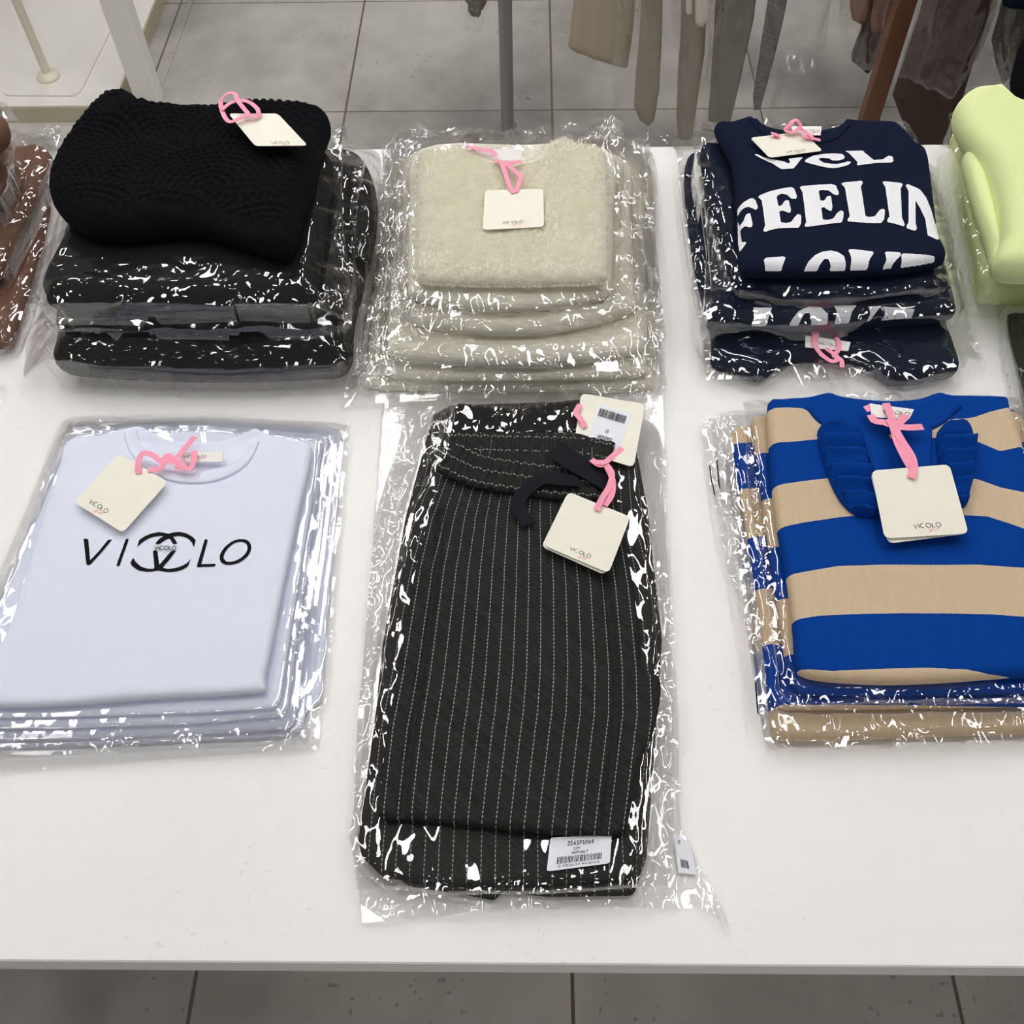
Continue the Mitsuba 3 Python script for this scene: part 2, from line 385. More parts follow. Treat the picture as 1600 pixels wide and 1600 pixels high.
def flat(pl, shape, lift, step=.1):
    ms = []
    for g in getattr(shape, 'geoms', [shape]):
        if g.area < 1e-7: continue
        pts, f, d = tri_poly(g, step, bstep=.03)
        ms.append(trimesh.Trimesh(pl(pts[:, 0], pts[:, 1], lift), f, process=False))
    return cat_mesh(ms)
def aff(g, sx, sy, ox, oy): return shapely.affinity.affine_transform(g, [sx, 0, 0, sy, ox, oy])
import shapely.affinity
def hang_tag(parent, corners, hole=(.5, .9), second=None, text=(.31, .12, .38), plain=False):
    pl = Plane4(*corners)
    sh = rounded_square().difference(Point(*hole).buffer(.02))
    k = put('hang_tag', plate(pl, sh, .0, .0009), 'm_tag', parent, smooth=30, label='square cream card hang tag')
    x, y, w = text
    v, W = vicolo(); s = w / W
    put('printed_name', flat(pl, aff(v, s, s * 1.05, x, y), .0011, .05), 'm_print_grey', k, smooth=False, label='thin grey capital lettering')
    put('printed_script', flat(pl, aff(girl(), s * 1.0, s * .85, x + w * .48, y - s * .95), .0013, .05), 'm_print_pink', k, smooth=False, label='pink handwritten script')
    if second is not None:
        put('hang_tag', plate(Plane4(*second), sh, -.0012, -.0003), 'm_tag', parent, smooth=30, label='second card tag behind the first')
    return k
def text_on(pl, s, u, v, height, aspect, bold=True):
    """Lettering lying in a Plane4: height and width scale are in its units."""
    m = meshkit.text_mesh(s, 1.0, 0.01, bold)
    f = m.faces[np.all(m.vertices[m.faces][:, :, 2] > .005, axis=1)]
    V = m.vertices; w = V[:, 0].max()
    return trimesh.Trimesh(pl(u + (V[:, 0] - w / 2) * height * aspect, v + V[:, 1] * height, .0008), f, process=False)
def barcode(pl, u0, u1, v0, v1, seed, n=34):
    rng = np.random.default_rng(seed); x = u0; ms = []
    while x < u1:
        w = rng.choice([.006, .010, .015]); 
        ms.append(flat(pl, sbox(x, v0, min(x + w, u1), v1), .0008, .5)); x += w + rng.choice([.006, .009, .014])
    return cat_mesh(ms)

# ---------------------------------------------------------------- the room
X0, X1, Y0, Y1 = -3.534, 3.666, -2.78, 5.62
structure('floor', bbox(X0, X1, Y0, Y1, -.06, -.0018), 'm_grout')
_tile = bbox(-.2972, .2972, -.2972, .2972, -.012, 0, .0012)
_td = mikit.ply(_tile, 'm_floor', smooth=False)
for i in range(12):
    for j in range(14):
        k = key_for('floor__tile')
        scene[k] = {**_td, 'to_world': T().translate([X0 + .3 + .6 * i, Y0 + .3 + .6 * j, 0])}
structure('ceiling', bbox(X0, X1, Y0, Y1, CEIL, CEIL + .1), 'm_ceiling')
structure('wall_left', bbox(X0 - .1, X0, Y0 - .1, Y1 + .1, -.06, CEIL + .1), 'm_wall')
structure('wall_right', bbox(X1, X1 + .1, Y0 - .1, Y1 + .1, -.06, CEIL + .1), 'm_wall')
structure('wall_back', bbox(X0, X1, Y1, Y1 + .1, -.06, CEIL + .1), 'm_wall')
structure('wall_front', bbox(X0, X1, Y0 - .1, Y0, -.06, CEIL + .1), 'm_wall')

def downlight(x, y):
    k = thing('downlight', 'round recessed ceiling spotlight', 'light', 'recessed ceiling spotlights')
    r = .085
    ring = trimesh.creation.annulus(r_min=r, r_max=r + .02, height=.012, sections=32); ring.apply_translation((x, y, CEIL - .006))
    put('trim_ring', ring, 'm_bulb', k, smooth=30)
    scene[k + '__lamp'] = {'type': 'disk', 'to_world': T().translate([x, y, CEIL - .004]).rotate([1, 0, 0], 180).scale([r, r, 1]),
                           'emitter': {'type': 'area', 'radiance': {'type': 'rgb', 'value': [SPOT_RADIANCE * 1.0, SPOT_RADIANCE * .975, SPOT_RADIANCE * .945]}}}
def panel_light(x, y, wx, wy):
    k = thing('panel_light', 'flat rectangular ceiling light panel', 'light', 'ceiling light panels')
    put('frame', bbox(x - wx / 2 - .02, x + wx / 2 + .02, y - wy / 2 - .02, y + wy / 2 + .02, CEIL - .012, CEIL - .001, .002), 'm_bulb', k, smooth=False)
    scene[k + '__diffuser'] = {'type': 'rectangle', 'to_world': T().translate([x, y, CEIL - .0135]).rotate([1, 0, 0], 180).scale([wx / 2, wy / 2, 1]),
                              'emitter': {'type': 'area', 'radiance': {'type': 'rgb', 'value': [PANEL_RADIANCE, PANEL_RADIANCE * .98, PANEL_RADIANCE * .955]}}}
for x in (-2.3, -1.15, 0.0, 1.15, 2.3):
    for y in (-.9, .55, 2.0, 3.4):
        if not (x > .5 and y > 2.5): downlight(x, y)
for x in (-1.75, -.55, .6, 1.75):
    panel_light(x, 1.15, .19, 1.1)
    if abs(x) < 1: panel_light(x, -1.5, .19, .9)
    if x < 1: panel_light(x, 2.45, .19, 1.1)
    if x < 0: panel_light(x + .4, 3.6, .19, .9)

# ---------------------------------------------------------------- the table
k = thing('display_table', 'white painted display table carrying the stacks of folded clothes', 'table')
TX0, TX1, TY0, TY1 = -1.06, 1.35, 0.1868, 1.409
put('table_top', bbox(TX0, TX1, TY0, TY1, TZ - .040, TZ, .0015), 'm_table', k, smooth=False)
for x in (TX0 + .05, TX1 - .13):
    for y in (TY0 + .30, TY1 - .13): put('leg', bbox(x, x + .08, y, y + .08, 0, TZ - .040, .002), 'm_white_paint', k, smooth=False)
put('apron', cat_mesh([bbox(TX0 + .13, TX1 - .13, y, y + .02, TZ - .12, TZ - .040) for y in (TY0 + .33, TY1 - .10)]), 'm_white_paint', k, smooth=False)

# ---------------------------------------------------------------- behind the table, left
k = thing('display_platform', 'low white platform with a beige edge on the tiles at upper left', 'platform')
PXr, PYf = -1.185, 2.578
put('base', bbox(-3.0, PXr, PYf, 4.3, 0, .048), 'm_platform_edge', k, smooth=False)
put('top_board', bbox(-3.0, PXr - .003, PYf + .003, 4.3, .048, .052, .001), 'm_white_paint', k, smooth=False)
k = thing('display_stand', 'cream metal stand with a slim pole standing on the white platform', 'stand')
bp = round_poly([(-1.5199,2.6274),(-1.2954,2.6209),(-1.282,2.9871),(-1.2851,3.1736),(-1.591,3.1797),(-1.545,2.9206)], .03)
m = trimesh.creation.extrude_polygon(bp, .006, engine='earcut'); m.apply_translation((0, 0, .052)); put('base_plate', m, 'm_white_paint', k, smooth=30)
(cx, cy), = [(-1.4047,2.712)]
put('collar', trimesh.creation.revolve([(0, .058), (.033, .058), (.034, .064), (.030, .070), (.018, .076), (0, .078)], sections=32).apply_translation((cx, cy, 0)), 'm_cream_metal', k, smooth=40)
put('pole', cyl((cx, cy, .07), (cx, cy, 1.35), .0125), 'm_cream_metal', k, smooth=40)
put('cross_arm', cyl((cx - .2, cy, 1.35), (cx + .2, cy, 1.35), .0125), 'm_cream_metal', k, smooth=40)
k = thing('white_rack', 'square white wooden post standing on the tiles beside the platform corner', 'rack')
lx, ly = -1.118, 2.66
put('post', bbox(lx - .035, lx + .035, ly - .005, ly + .05, 0, 1.55, .002), 'm_label_white', k, smooth=False)
put('post_back', bbox(lx - .035, lx + .035, ly + 1.3, ly + 1.355, 0, 1.55, .002), 'm_white_paint', k, smooth=False)
put('rail', bbox(lx - .03, lx + .03, ly, ly + 1.35, 1.55, 1.60, .002), 'm_white_paint', k, smooth=False)
structure('trim_1', bbox(-1.112, -1.094, 2.74, 5.6, 0, .003), 'm_floor')

# ---------------------------------------------------------------- shared small pieces of clothing
def neck_label(parent, corners, lift=.001, words=True, frac=(.28, .25, .5)):
    pl = Plane4(*corners)
    k = put('neck_label', plate(pl, sbox(0, 0, 1, 1), 0, .0008), 'm_label_white', parent, smooth=False, label='white woven neck label')
    if words:
        v, W = vicolo(.10); s = frac[2] / W; h = 2.2 * s
        put('printed_name', flat(pl, aff(v, s, h, frac[0], frac[1] + .12), .001, .05), 'm_print_grey', k, smooth=False, label='thin grey capital lettering')
        put('printed_script', flat(pl, aff(girl(), s, h * .7, frac[0] + frac[2] * .55, frac[1] - .02), .0012, .05), 'm_print_pink', k, smooth=False, label='pink handwritten script')
    return k
def ribbon(parent, paths, width=.0055, twists=None):
    put('ribbon', cat_mesh([strip(p, width, .0006, None if not twists else twists[i]) for i, p in enumerate(paths)]), 'm_pink', parent, smooth=40, label='pink satin ribbon')
def band(parent, name, line, width, z, mat, rib=0.0, thick=.005, seed=3, pitch=.004, label=None, step=.003):
    """A knitted neck band along a line of (x, y); z: a number or a surface."""
    ln = LineString(catmull(line, 8)); poly = ln.buffer(width / 2, cap_style=2)
    def mod(p, d):
        if not rib: return 0
        s = shapely.line_locate_point(ln, shapely.points(p)); return rib * (np.abs(np.sin(math.pi * s / pitch)) - .5)
    return cloth(name, parent, poly, z, thick, mat, r=thick * .55, step=step, seed=seed, amp=.0005, mod=mod, label=label)
def bagged(name, label, cat, group, terr, gpoly, z0, thick, mat, bag, seed, amp=.0016, gamp=.003, r=None, uv=None, extra=(), slope=.35, curls=(), stretch=(1, 1), rot=0.0, step=.0055, size=.08, tilt=(0, 0), crumple=1.0, part='garment', fstep=.0025, ruffle=.006):
    """A folded garment in a clear bag."""
    k = thing(name, label, cat, group)
    s = cloth(part, k, gpoly, z0, thick, mat, r=r, step=step, seed=seed, amp=gamp, size=size, uv=uv, tilt=tilt)
    cont = [(gpoly, s)]
    for n, p, zz, th, *mm in extra: cont.append((p, cloth(n, k, p, zz, th, mm[0] if mm else mat, step=step, seed=seed + 5, amp=gamp * .7)))
    f = film(k, bag, terr, cont, seed, amp, slope, curls=curls, stretch=stretch, rot=rot, crumple=crumple, step=fstep, ruffle=ruffle)
    return k, s, f

# ---------------------------------------------------------------- black knitwear, back left
tr = Terrain(-.85, -.10, .80, 1.62)
cz = smooth_poly([(-0.6094,0.9118),(-0.6106,0.929),(-0.6077,0.9441),(-0.453,0.9752),(-0.2511,0.9798),(-0.2306,0.9559),(-0.2295,0.9096),(-0.233,0.8872),(-0.4115,0.8881),(-0.5789,0.8913)] + [(-0.6033,0.8981)])
gc = smooth_poly([(-0.6231,0.9304),(-0.6098,0.8994),(-0.5215,0.8889),(-0.412,0.8838),(-0.2961,0.8877),(-0.2352,0.9008),(-0.2342,0.9848),(-0.2215,1.1811),(-0.2476,1.303),(-0.3038,1.332),(-0.496,1.3504),(-0.6596,1.3205),(-0.6308,1.0121)])
bc = smooth_poly([(-0.6724,0.9148),(-0.625,0.8963),(-0.4918,0.8957),(-0.3458,0.8916),(-0.24,0.8967),(-0.2243,0.9956),(-0.222,1.1805),(-0.2273,1.315),(-0.2534,1.36),(-0.3373,1.3971),(-0.5472,1.4098),(-0.6771,1.3848),(-0.6727,1.1286)], 3)
k, sc, fc = bagged('folded_black_jumper', 'thick black garment in a clear bag, bottom of the black knitwear stack', 'jumper', 'bagged black jumpers', tr, gc, 0.0, .074, 'm_black_cloth', bc, 11, amp=.0018, gamp=.004, r=.036,
    extra=[('sleeve', smooth_poly([(-0.2627,1.1824),(-0.2485,1.2239),(-0.2256,1.1948),(-0.2159,1.1267),(-0.22,1.0738),(-0.2378,1.0598),(-0.2584,1.107)]), .056, .026)], stretch=(2.2, 1), slope=.8)
gb = smooth_poly([(-0.607,0.9364),(-0.5868,0.9225),(-0.4617,0.9149),(-0.3312,0.9163),(-0.2583,0.9203),(-0.2388,0.9688),(-0.2528,1.1475),(-0.2785,1.2449),(-0.4662,1.2576),(-0.6312,1.2372),(-0.609,1.0078)])
bb = smooth_poly([(-0.6204,0.9358),(-0.6009,0.9128),(-0.5605,0.9092),(-0.4042,0.9059),(-0.2502,0.914),(-0.2299,0.9389),(-0.2406,1.1536),(-0.2608,1.2847),(-0.4751,1.2998),(-0.6421,1.2742),(-0.6243,1.0259)], 3)
bagged('folded_black_jumper', 'thin black jumper in a crumpled clear bag, second from the bottom of the black stack', 'jumper', 'bagged black jumpers', tr, gb, .076, .022, 'm_black_cloth', bb, 12, amp=.002, stretch=(2.0, 1))
ga = smooth_poly([(-0.6152,0.964),(-0.6049,0.9384),(-0.5863,0.9234),(-0.4591,0.9214),(-0.3555,0.9229),(-0.2715,0.9268),(-0.266,0.9613),(-0.2701,1.0976),(-0.2906,1.2224),(-0.4511,1.2318),(-0.6016,1.2118),(-0.6099,1.0368)])
ba = Polygon([(-0.6215,0.9138),(-0.533,0.9143),(-0.404,0.9111),(-0.2603,0.9124),(-0.2211,0.9032),(-0.2317,0.9838),(-0.2541,1.11),(-0.2611,1.2287),(-0.263,1.2917),(-0.2818,1.2511),(-0.4616,1.276),(-0.6213,1.2405),(-0.622,1.0361)])
(q1,) = [(-0.2587,1.2419)]; (q2,) = [(-0.2242,0.9092)]
bagged('folded_black_jumper', 'black jumper in a shiny clear bag directly under the black cable knit', 'jumper', 'bagged black jumpers', tr, ga, .100, .046, 'm_black_cloth', ba, 13, amp=.0021, gamp=.004, r=.024, curls=[(*q1, .03, .03)], stretch=(1.6, 1), slope=.6)

k = thing('black_cable_knit', 'chunky black cable knit jumper on top of the black stack', 'jumper')
gk = smooth_poly([(-0.5774,1.2908),(-0.5536,1.2827),(-0.534,1.2597),(-0.49,1.2561),(-0.424,1.2491),(-0.3818,1.2545),(-0.3276,1.2523),(-0.2855,1.2442),(-0.2715,1.2147),(-0.2754,1.1721),(-0.2771,1.1282),(-0.2806,1.0731),(-0.2855,1.0204),(-0.2896,0.9772),(-0.3,0.9609),(-0.3299,0.9705),(-0.3641,0.985),(-0.4073,1.0022),(-0.4564,1.005),(-0.5034,0.9982),(-0.5446,1.001),(-0.5828,1.0234),(-0.6089,1.0536),(-0.6237,1.0898),(-0.6274,1.1351),(-0.6222,1.1878),(-0.6108,1.2339),(-0.5968,1.2727)], 4)
_kc = [(-0.5576,0.969),(-0.4491,0.9495),(-0.3383,0.9348),(-0.2537,0.9661),(-0.5259,1.0613),(-0.4008,1.0473),(-0.2883,1.0536),(-0.5991,1.1223),(-0.4817,1.1562),(-0.3603,1.1519),(-0.251,1.1587),(-0.5577,1.2343),(-0.4352,1.2384),(-0.3119,1.2366)]
_kc = sorted(_kc, key=lambda c: -c[1])
def knit(p, d):
    out = np.zeros(len(p))
    wob = .010 * (meshkit.noise(np.column_stack([p * 14, p[:, :1] * 0]), 4) - .5)
    for i, c in enumerate(_kc):          # overlapping fans, the front ones on top
        v = p - np.array(c); rr = np.hypot(v[:, 0], v[:, 1] * 1.05) + wob; a = np.arctan2(v[:, 1], v[:, 0])
        rib = np.abs(np.cos(math.pi * rr / .0105)) ** .7
        st = np.abs(np.sin(a * np.maximum(np.round(rr / .0105) * .0105, .01) / .0056 * math.pi * .5))
        h = .0048 * (rib - .5) + .0034 * (st - .4) * rib
        m = (rr < .098) & (v[:, 1] > -.012 - .1 * np.abs(v[:, 0])); out = np.where(m | (i < 3), h, out)
    q = np.column_stack([p, p[:, :1] * 0])
    lump = .012 * (meshkit.noise(q * 11, 31) - .5)
    return out + lump
(kx, ky), = [(-0.3982,0.9467)]; (lx_, ly_), = [(-0.5404,1.2116)]
def knit2(p, d):
    return knit(p, d) - .016 * np.exp(-((p[:, 0] - kx) ** 2 + (p[:, 1] - ky) ** 2) / (2 * .05 ** 2)) + .022 * np.exp(-((p[:, 0] - lx_) ** 2 + (p[:, 1] - ly_) ** 2) / (2 * .022 ** 2))
sk = cloth('body', k, gk, .142, .056, 'm_knit', r=.028, step=.0021, seed=21, amp=.004, mod=knit2)
t = hang_tag(k, [(-0.3902,1.1662,0.96),(-0.3251,1.1622,0.962),(-0.279,1.1,0.958),(-0.3462,1.1024,0.956)], hole=(.58, .93), text=(.36, .06, .34))
ribbon(t, [[(-0.3493,1.1512,0.965),(-0.3626,1.151,0.968),(-0.3846,1.1436,0.964),(-0.4003,1.1754,0.966),(-0.3945,1.187,0.974),(-0.3822,1.1865,0.976),(-0.3764,1.1757,0.972),(-0.3606,1.1538,0.968)], [(-0.3978,1.1656,0.966),(-0.3853,1.1761,0.97),(-0.3665,1.1786,0.97),(-0.3498,1.1616,0.97),(-0.3476,1.1512,0.965)]], .006)

# ---------------------------------------------------------------- cream fluffy jumpers, back middle
tr = Terrain(-.34, .34, .78, 1.62)
CREAM = [
    ('bottom cream ribbed jumper in a clear bag flat on the table', .0, .020, [(-0.2163,0.9034),(-0.2123,0.8876),(-0.1068,0.8804),(0.0186,0.8776),(0.1435,0.8792),(0.1625,0.8902),(0.1726,0.9831),(0.1796,1.2368),(0.1734,1.3525),(-0.0276,1.3793),(-0.1997,1.3651),(-0.22,1.241),(-0.219,1.0102)],
     [(-0.2417,0.8647),(-0.2329,0.8602),(-0.1062,0.8619),(0.0599,0.8589),(0.1691,0.8606),(0.1767,0.9395),(0.1866,1.1697),(0.1954,1.3464),(0.167,1.4073),(-0.0279,1.3981),(-0.1928,1.4069),(-0.2298,1.3548),(-0.2315,1.1456),(-0.233,0.9655)]),
    ('cream jumper in a clear bag, second from the bottom of the fluffy stack', .020, .019, [(-0.19,0.9018),(-0.1788,0.8872),(-0.1054,0.8802),(0.0184,0.8795),(0.1422,0.8878),(0.1524,0.9169),(0.1657,1.1145),(0.1595,1.3143),(-0.027,1.3418),(-0.1851,1.3279),(-0.1939,1.1176)],
     [(-0.2224,0.8791),(-0.1555,0.8744),(-0.0064,0.8737),(0.1505,0.8773),(0.1705,0.9244),(0.1799,1.1509),(0.1857,1.3439),(0.1332,1.3671),(-0.0274,1.3756),(-0.209,1.3714),(-0.219,1.1545),(-0.2189,0.9499)]),
    ('cream jumper in a clear bag, third from the bottom, its hem sagging wide', .039, .032, [(-0.1833,0.9177),(-0.1745,0.8996),(-0.1041,0.8881),(-0.0225,0.8832),(0.0426,0.8872),(0.1246,0.9012),(0.1508,0.927),(0.1579,1.0858),(0.1506,1.2805),(-0.0263,1.3073),(-0.1803,1.2937),(-0.1889,1.0888)],
     [(-0.2062,0.8714),(-0.1041,0.8731),(0.0262,0.8703),(0.1566,0.8783),(0.1716,0.9719),(0.1739,1.1238),(0.1785,1.328),(0.1307,1.3477),(-0.0269,1.3529),(-0.185,1.3485),(-0.2158,1.2409),(-0.2064,0.9986)]),
    ('cream jumper in a clear bag, third from the top of the fluffy stack', .071, .026, [(-0.1541,0.9459),(-0.1447,0.9274),(-0.0871,0.9135),(-0.0223,0.9085),(0.0424,0.9149),(0.1289,0.9462),(0.1366,0.979),(0.1404,1.1447),(0.1331,1.2592),(-0.0256,1.2762),(-0.1756,1.266),(-0.1719,1.081)],
     [(-0.1815,0.9039),(-0.1034,0.9023),(0.0263,0.9082),(0.1539,0.9414),(0.1673,1.0249),(0.1642,1.1557),(0.164,1.2941),(0.108,1.3149),(-0.0261,1.3229),(-0.1993,1.3189),(-0.2138,1.2607),(-0.188,1.0278)]),
    ('cream jumper in a clear bag directly under the topmost cream jumper', .097, .026, [(-0.1543,0.9627),(-0.1475,0.9464),(-0.0862,0.9299),(-0.022,0.9249),(0.042,0.9312),(0.0972,0.9491),(0.104,0.9748),(0.1131,1.1124),(0.1119,1.2383),(-0.0249,1.2519),(-0.1576,1.2417),(-0.1629,1.1153)],
     [(-0.1727,0.9187),(-0.0858,0.9125),(0.0259,0.914),(0.1392,0.9449),(0.1529,1.0038),(0.1379,1.1318),(0.1309,1.2826),(0.131,1.3212),(0.0868,1.2969),(0.0213,1.2855),(-0.0254,1.2954),(-0.1002,1.2902),(-0.1883,1.2914),(-0.189,1.249),(-0.2081,1.2345),(-0.1884,1.1218)]),
]
(q1,) = [(0.1162,1.2618)]; (q2,) = [(-0.1847,1.2502)]
for i, (lab, z, th, g, b) in enumerate(CREAM):
    k, s_, f_ = bagged('folded_cream_jumper', lab, 'jumper', 'bagged cream jumpers', tr, smooth_poly(g, 4), z, th, 'm_cream_fuzz', smooth_poly(b, 2), 40 + i, amp=.0019, gamp=.004, curls=[(*q1, .025, .03), (*q2, .02, .012)] if i == 4 else (), slope=.35, stretch=(1, 1.3), crumple=1.25)

k = thing('cream_fluffy_jumper', 'fluffy cream jumper with a tag on its chest on top of the cream stack', 'jumper')
gt = smooth_poly([(-0.1527,1.184),(-0.15,1.1982),(-0.1217,1.2007),(-0.088,1.2031),(-0.0458,1.1743),(0.0042,1.1793),(0.0203,1.2104),(0.0473,1.2274),(0.063,1.2156),(0.0964,1.2037),(0.1044,1.1865),(0.1015,1.0812),(0.0955,0.9648),(0.0892,0.9475),(0.0337,0.9422),(-0.0376,0.9416),(-0.1012,0.9444),(-0.1333,0.9492),(-0.1406,0.9632),(-0.1474,1.0709)], 4)
st = cloth('body', k, gt, .122, .027, 'm_cream_fuzz', r=.015, step=.0032, seed=51, amp=.0035, mod=lambda p, d: .0055 * (meshkit.fbm(np.column_stack([p * [120, 190], p[:, :1] * 0]), 2, 3) - .5))
rng = np.random.default_rng(5)
def fuzz(parent, poly, surf, n, ln, seed):
    rng = np.random.default_rng(seed); x0, y0, x1, y1 = poly.bounds
    p = rng.uniform((x0, y0), (x1, y1), (int(n * 1.4), 2)); b = ring_pts(poly, .0004); b = b[rng.permutation(len(b))[:n // 6]] 
    p = np.vstack([p[shapely.contains_xy(poly, p[:, 0], p[:, 1])], b])
    z = surf(p[:, 0], p[:, 1]); e = .002
    gx, gy = (surf(p[:, 0] + e, p[:, 1]) - z) / e, (surf(p[:, 0], p[:, 1] + e) - z) / e
    nrm = np.column_stack([-gx, -gy, np.ones(len(p))]); nrm /= np.linalg.norm(nrm, axis=1, keepdims=True)
    d = nrm * .55 + rng.normal(0, .55, (len(p), 3)); d[len(p) - len(b):, :2] += (p[len(p) - len(b):] - np.array(poly.centroid.coords[0])) * 6
    d /= np.linalg.norm(d, axis=1, keepdims=True)
    L = ln * rng.uniform(.5, 1.3, len(p))[:, None]
    a = np.column_stack([p, z + TZ - .0005]); w = np.cross(d, rng.normal(0, 1, (len(p), 3))); w /= np.linalg.norm(w, axis=1, keepdims=True); w *= .0003
    V = np.vstack([a - w, a + w, a + d * L]); n_ = len(p); i = np.arange(n_)
    put('fuzz', (V, np.column_stack([i, i + n_, i + 2 * n_])), 'm_fiber', parent, smooth=False, kind='stuff', label='short fluffy cream fibres')
fuzz(k, gt, st, 60000, .0065, 8)
band(k, 'neck_band', [(-0.0899,1.206),(-0.0769,1.1887),(-0.0456,1.1659),(-0.015,1.1628),(0.0094,1.1736),(0.0202,1.1975)], .010, lambda x, y: st(x, y) - .003, 'm_cream_fuzz', rib=.0006)
nl = neck_label(k, [(-0.0841,1.1907,0.886),(-0.0106,1.1884,0.888),(-0.0106,1.1728,0.88),(-0.0586,1.1776,0.88)], words=False)
t = hang_tag(k, [(-0.0581,1.0978,0.89),(0.0182,1.0996,0.89),(0.0184,1.0271,0.888),(-0.0596,1.0218,0.888)], hole=(.5, .9), text=(.32, .12, .34))
ribbon(t, [[(-0.087,1.1993,0.886),(-0.0714,1.185,0.892),(-0.0513,1.1791,0.892),(-0.046,1.172,0.89)], [(-0.0476,1.1637,0.889),(-0.0318,1.1511,0.894),(-0.0105,1.1577,0.891)], [(-0.0379,1.1539,0.894),(-0.0315,1.1267,0.894),(-0.0262,1.1027,0.894),(-0.0203,1.0896,0.892)], [(-0.0335,1.1511,0.894),(-0.0129,1.1224,0.895),(-0.0128,1.1105,0.894),(-0.0178,1.0921,0.892)]], .0062)

# ---------------------------------------------------------------- navy sweatshirts, back right
tr = Terrain(.15, .80, .78, 1.62)
gn1 = Polygon(catmull([(0.243,0.9727),(0.2391,0.919),(0.2691,0.903),(0.3025,0.8916),(0.3345,0.9185),(0.3891,0.925),(0.4383,0.9111),(0.4709,0.8841),(0.5319,0.8927),(0.5573,0.906),(0.5597,0.9472),(0.5613,1.0192),(0.5894,1.2644),(0.5607,1.358),(0.4241,1.3727),(0.2826,1.3583),(0.24,1.3269),(0.2331,1.1254)], 5, True)).buffer(0)
bn1 = Polygon([(0.229,0.8899),(0.3118,0.8828),(0.4216,0.8912),(0.4989,0.9021),(0.5909,0.922),(0.5883,0.9664),(0.5937,1.0914),(0.6112,1.2901),(0.6006,1.4152),(0.4343,1.4107),(0.2299,1.4167),(0.2278,1.2943),(0.2274,1.0552)])
k, s1, f1 = bagged('folded_navy_sweatshirt', 'bagged navy sweatshirt lying neck forward at the bottom of the navy stack', 'sweatshirt', 'bagged navy sweatshirts', tr, gn1, 0, .036, 'm_navy', bn1, 61, amp=.0022, gamp=.004, r=.016, stretch=(3.0, 1.2), rot=-.35, slope=.5, size=.12)
nl = neck_label(k, [(0.3613,0.9474,0.774),(0.4182,0.9343,0.774),(0.4133,0.9213,0.771),(0.359,0.9284,0.771)], words=True)
ribbon(k, [[(0.3693,0.9641,0.776),(0.3722,0.948,0.778),(0.3704,0.9306,0.777),(0.3748,0.9175,0.774),(0.3869,0.9017,0.774),(0.3971,0.9051,0.775),(0.3879,0.9187,0.775),(0.3831,0.9212,0.776)], [(0.3853,0.964,0.776),(0.3767,0.9503,0.778),(0.3732,0.9374,0.777)], [(0.3995,0.9407,0.777),(0.402,0.9315,0.777),(0.3982,0.9177,0.776),(0.3921,0.9097,0.775),(0.4004,0.9038,0.774),(0.4005,0.8923,0.772)]], .006)
gn2 = smooth_poly([(0.2328,0.9606),(0.238,0.9465),(0.3087,0.9426),(0.3916,0.9455),(0.4758,0.9542),(0.5453,0.9619),(0.5578,0.9867),(0.5625,1.0788),(0.5698,1.2298),(0.5402,1.3115),(0.4077,1.3195),(0.2911,1.3085),(0.2649,1.2857),(0.2555,1.1482),(0.2503,1.0306)], 4)
bn2 = Polygon([(0.2255,0.9526),(0.3549,0.9565),(0.4829,0.9698),(0.5637,0.9787),(0.5712,0.9715),(0.5729,1.0677),(0.587,1.2467),(0.5743,1.3644),(0.4152,1.3504),(0.2493,1.3558),(0.2438,1.2358),(0.2406,1.0705)])
k, s2, f2 = bagged('folded_navy_sweatshirt', 'bagged navy sweatshirt with white letters on its front fold below the topmost two', 'sweatshirt', 'bagged navy sweatshirts', tr, gn2, .038, .038, 'm_navy', bn2, 62, amp=.0018, r=.02, stretch=(2.2, 1))
LOVE2 = [[(0.2884,0.9605),(0.3128,0.9609),(0.3039,0.9384),(0.2851,0.9377),(0.289,0.9482)],[(0.3298,0.9383),(0.3464,0.9555),(0.3606,0.9631),(0.3755,0.9614),(0.3837,0.9522),(0.3854,0.943),(0.3657,0.9411),(0.3592,0.9545),(0.3535,0.9524),(0.3438,0.9388)],[(0.3921,0.9635),(0.4216,0.9642),(0.4145,0.955),(0.4131,0.9474),(0.3933,0.9451),(0.3957,0.9551)],[(0.4365,0.9625),(0.4541,0.9639),(0.4434,0.9533),(0.4335,0.9467),(0.4394,0.9548)],[(0.4551,0.9633),(0.4971,0.9621),(0.4937,0.9514),(0.4881,0.9505),(0.4849,0.9555),(0.476,0.9546),(0.4709,0.9507),(0.4524,0.9496),(0.4591,0.9562)]]
patch('printed_letter', k, [Polygon(q).buffer(0).intersection(gn2.buffer(-.0006)) for q in LOVE2], s2, 'm_white_print', lift=.0013, label='bold white letter')
gn3 = smooth_poly([(0.2713,0.9858),(0.2756,0.9739),(0.3462,0.9639),(0.428,0.9656),(0.5165,0.9791),(0.5255,0.9933),(0.5323,1.0675),(0.5446,1.2023),(0.5224,1.2791),(0.3952,1.2837),(0.2829,1.2791),(0.2496,1.2719),(0.2493,1.1774),(0.2613,1.0446)], 4)
bn3 = Polygon([(0.235,0.9801),(0.267,0.9704),(0.3896,0.9648),(0.4724,0.9689),(0.5334,0.9779),(0.5458,0.9849),(0.5552,1.079),(0.5642,1.2154),(0.5593,1.3523),(0.5294,1.3367),(0.3559,1.3233),(0.2481,1.3406),(0.2488,1.2784),(0.2416,1.1486)])
(q1,) = [(0.5415,1.3136)]; (q2,) = [(0.2481,1.2989)]
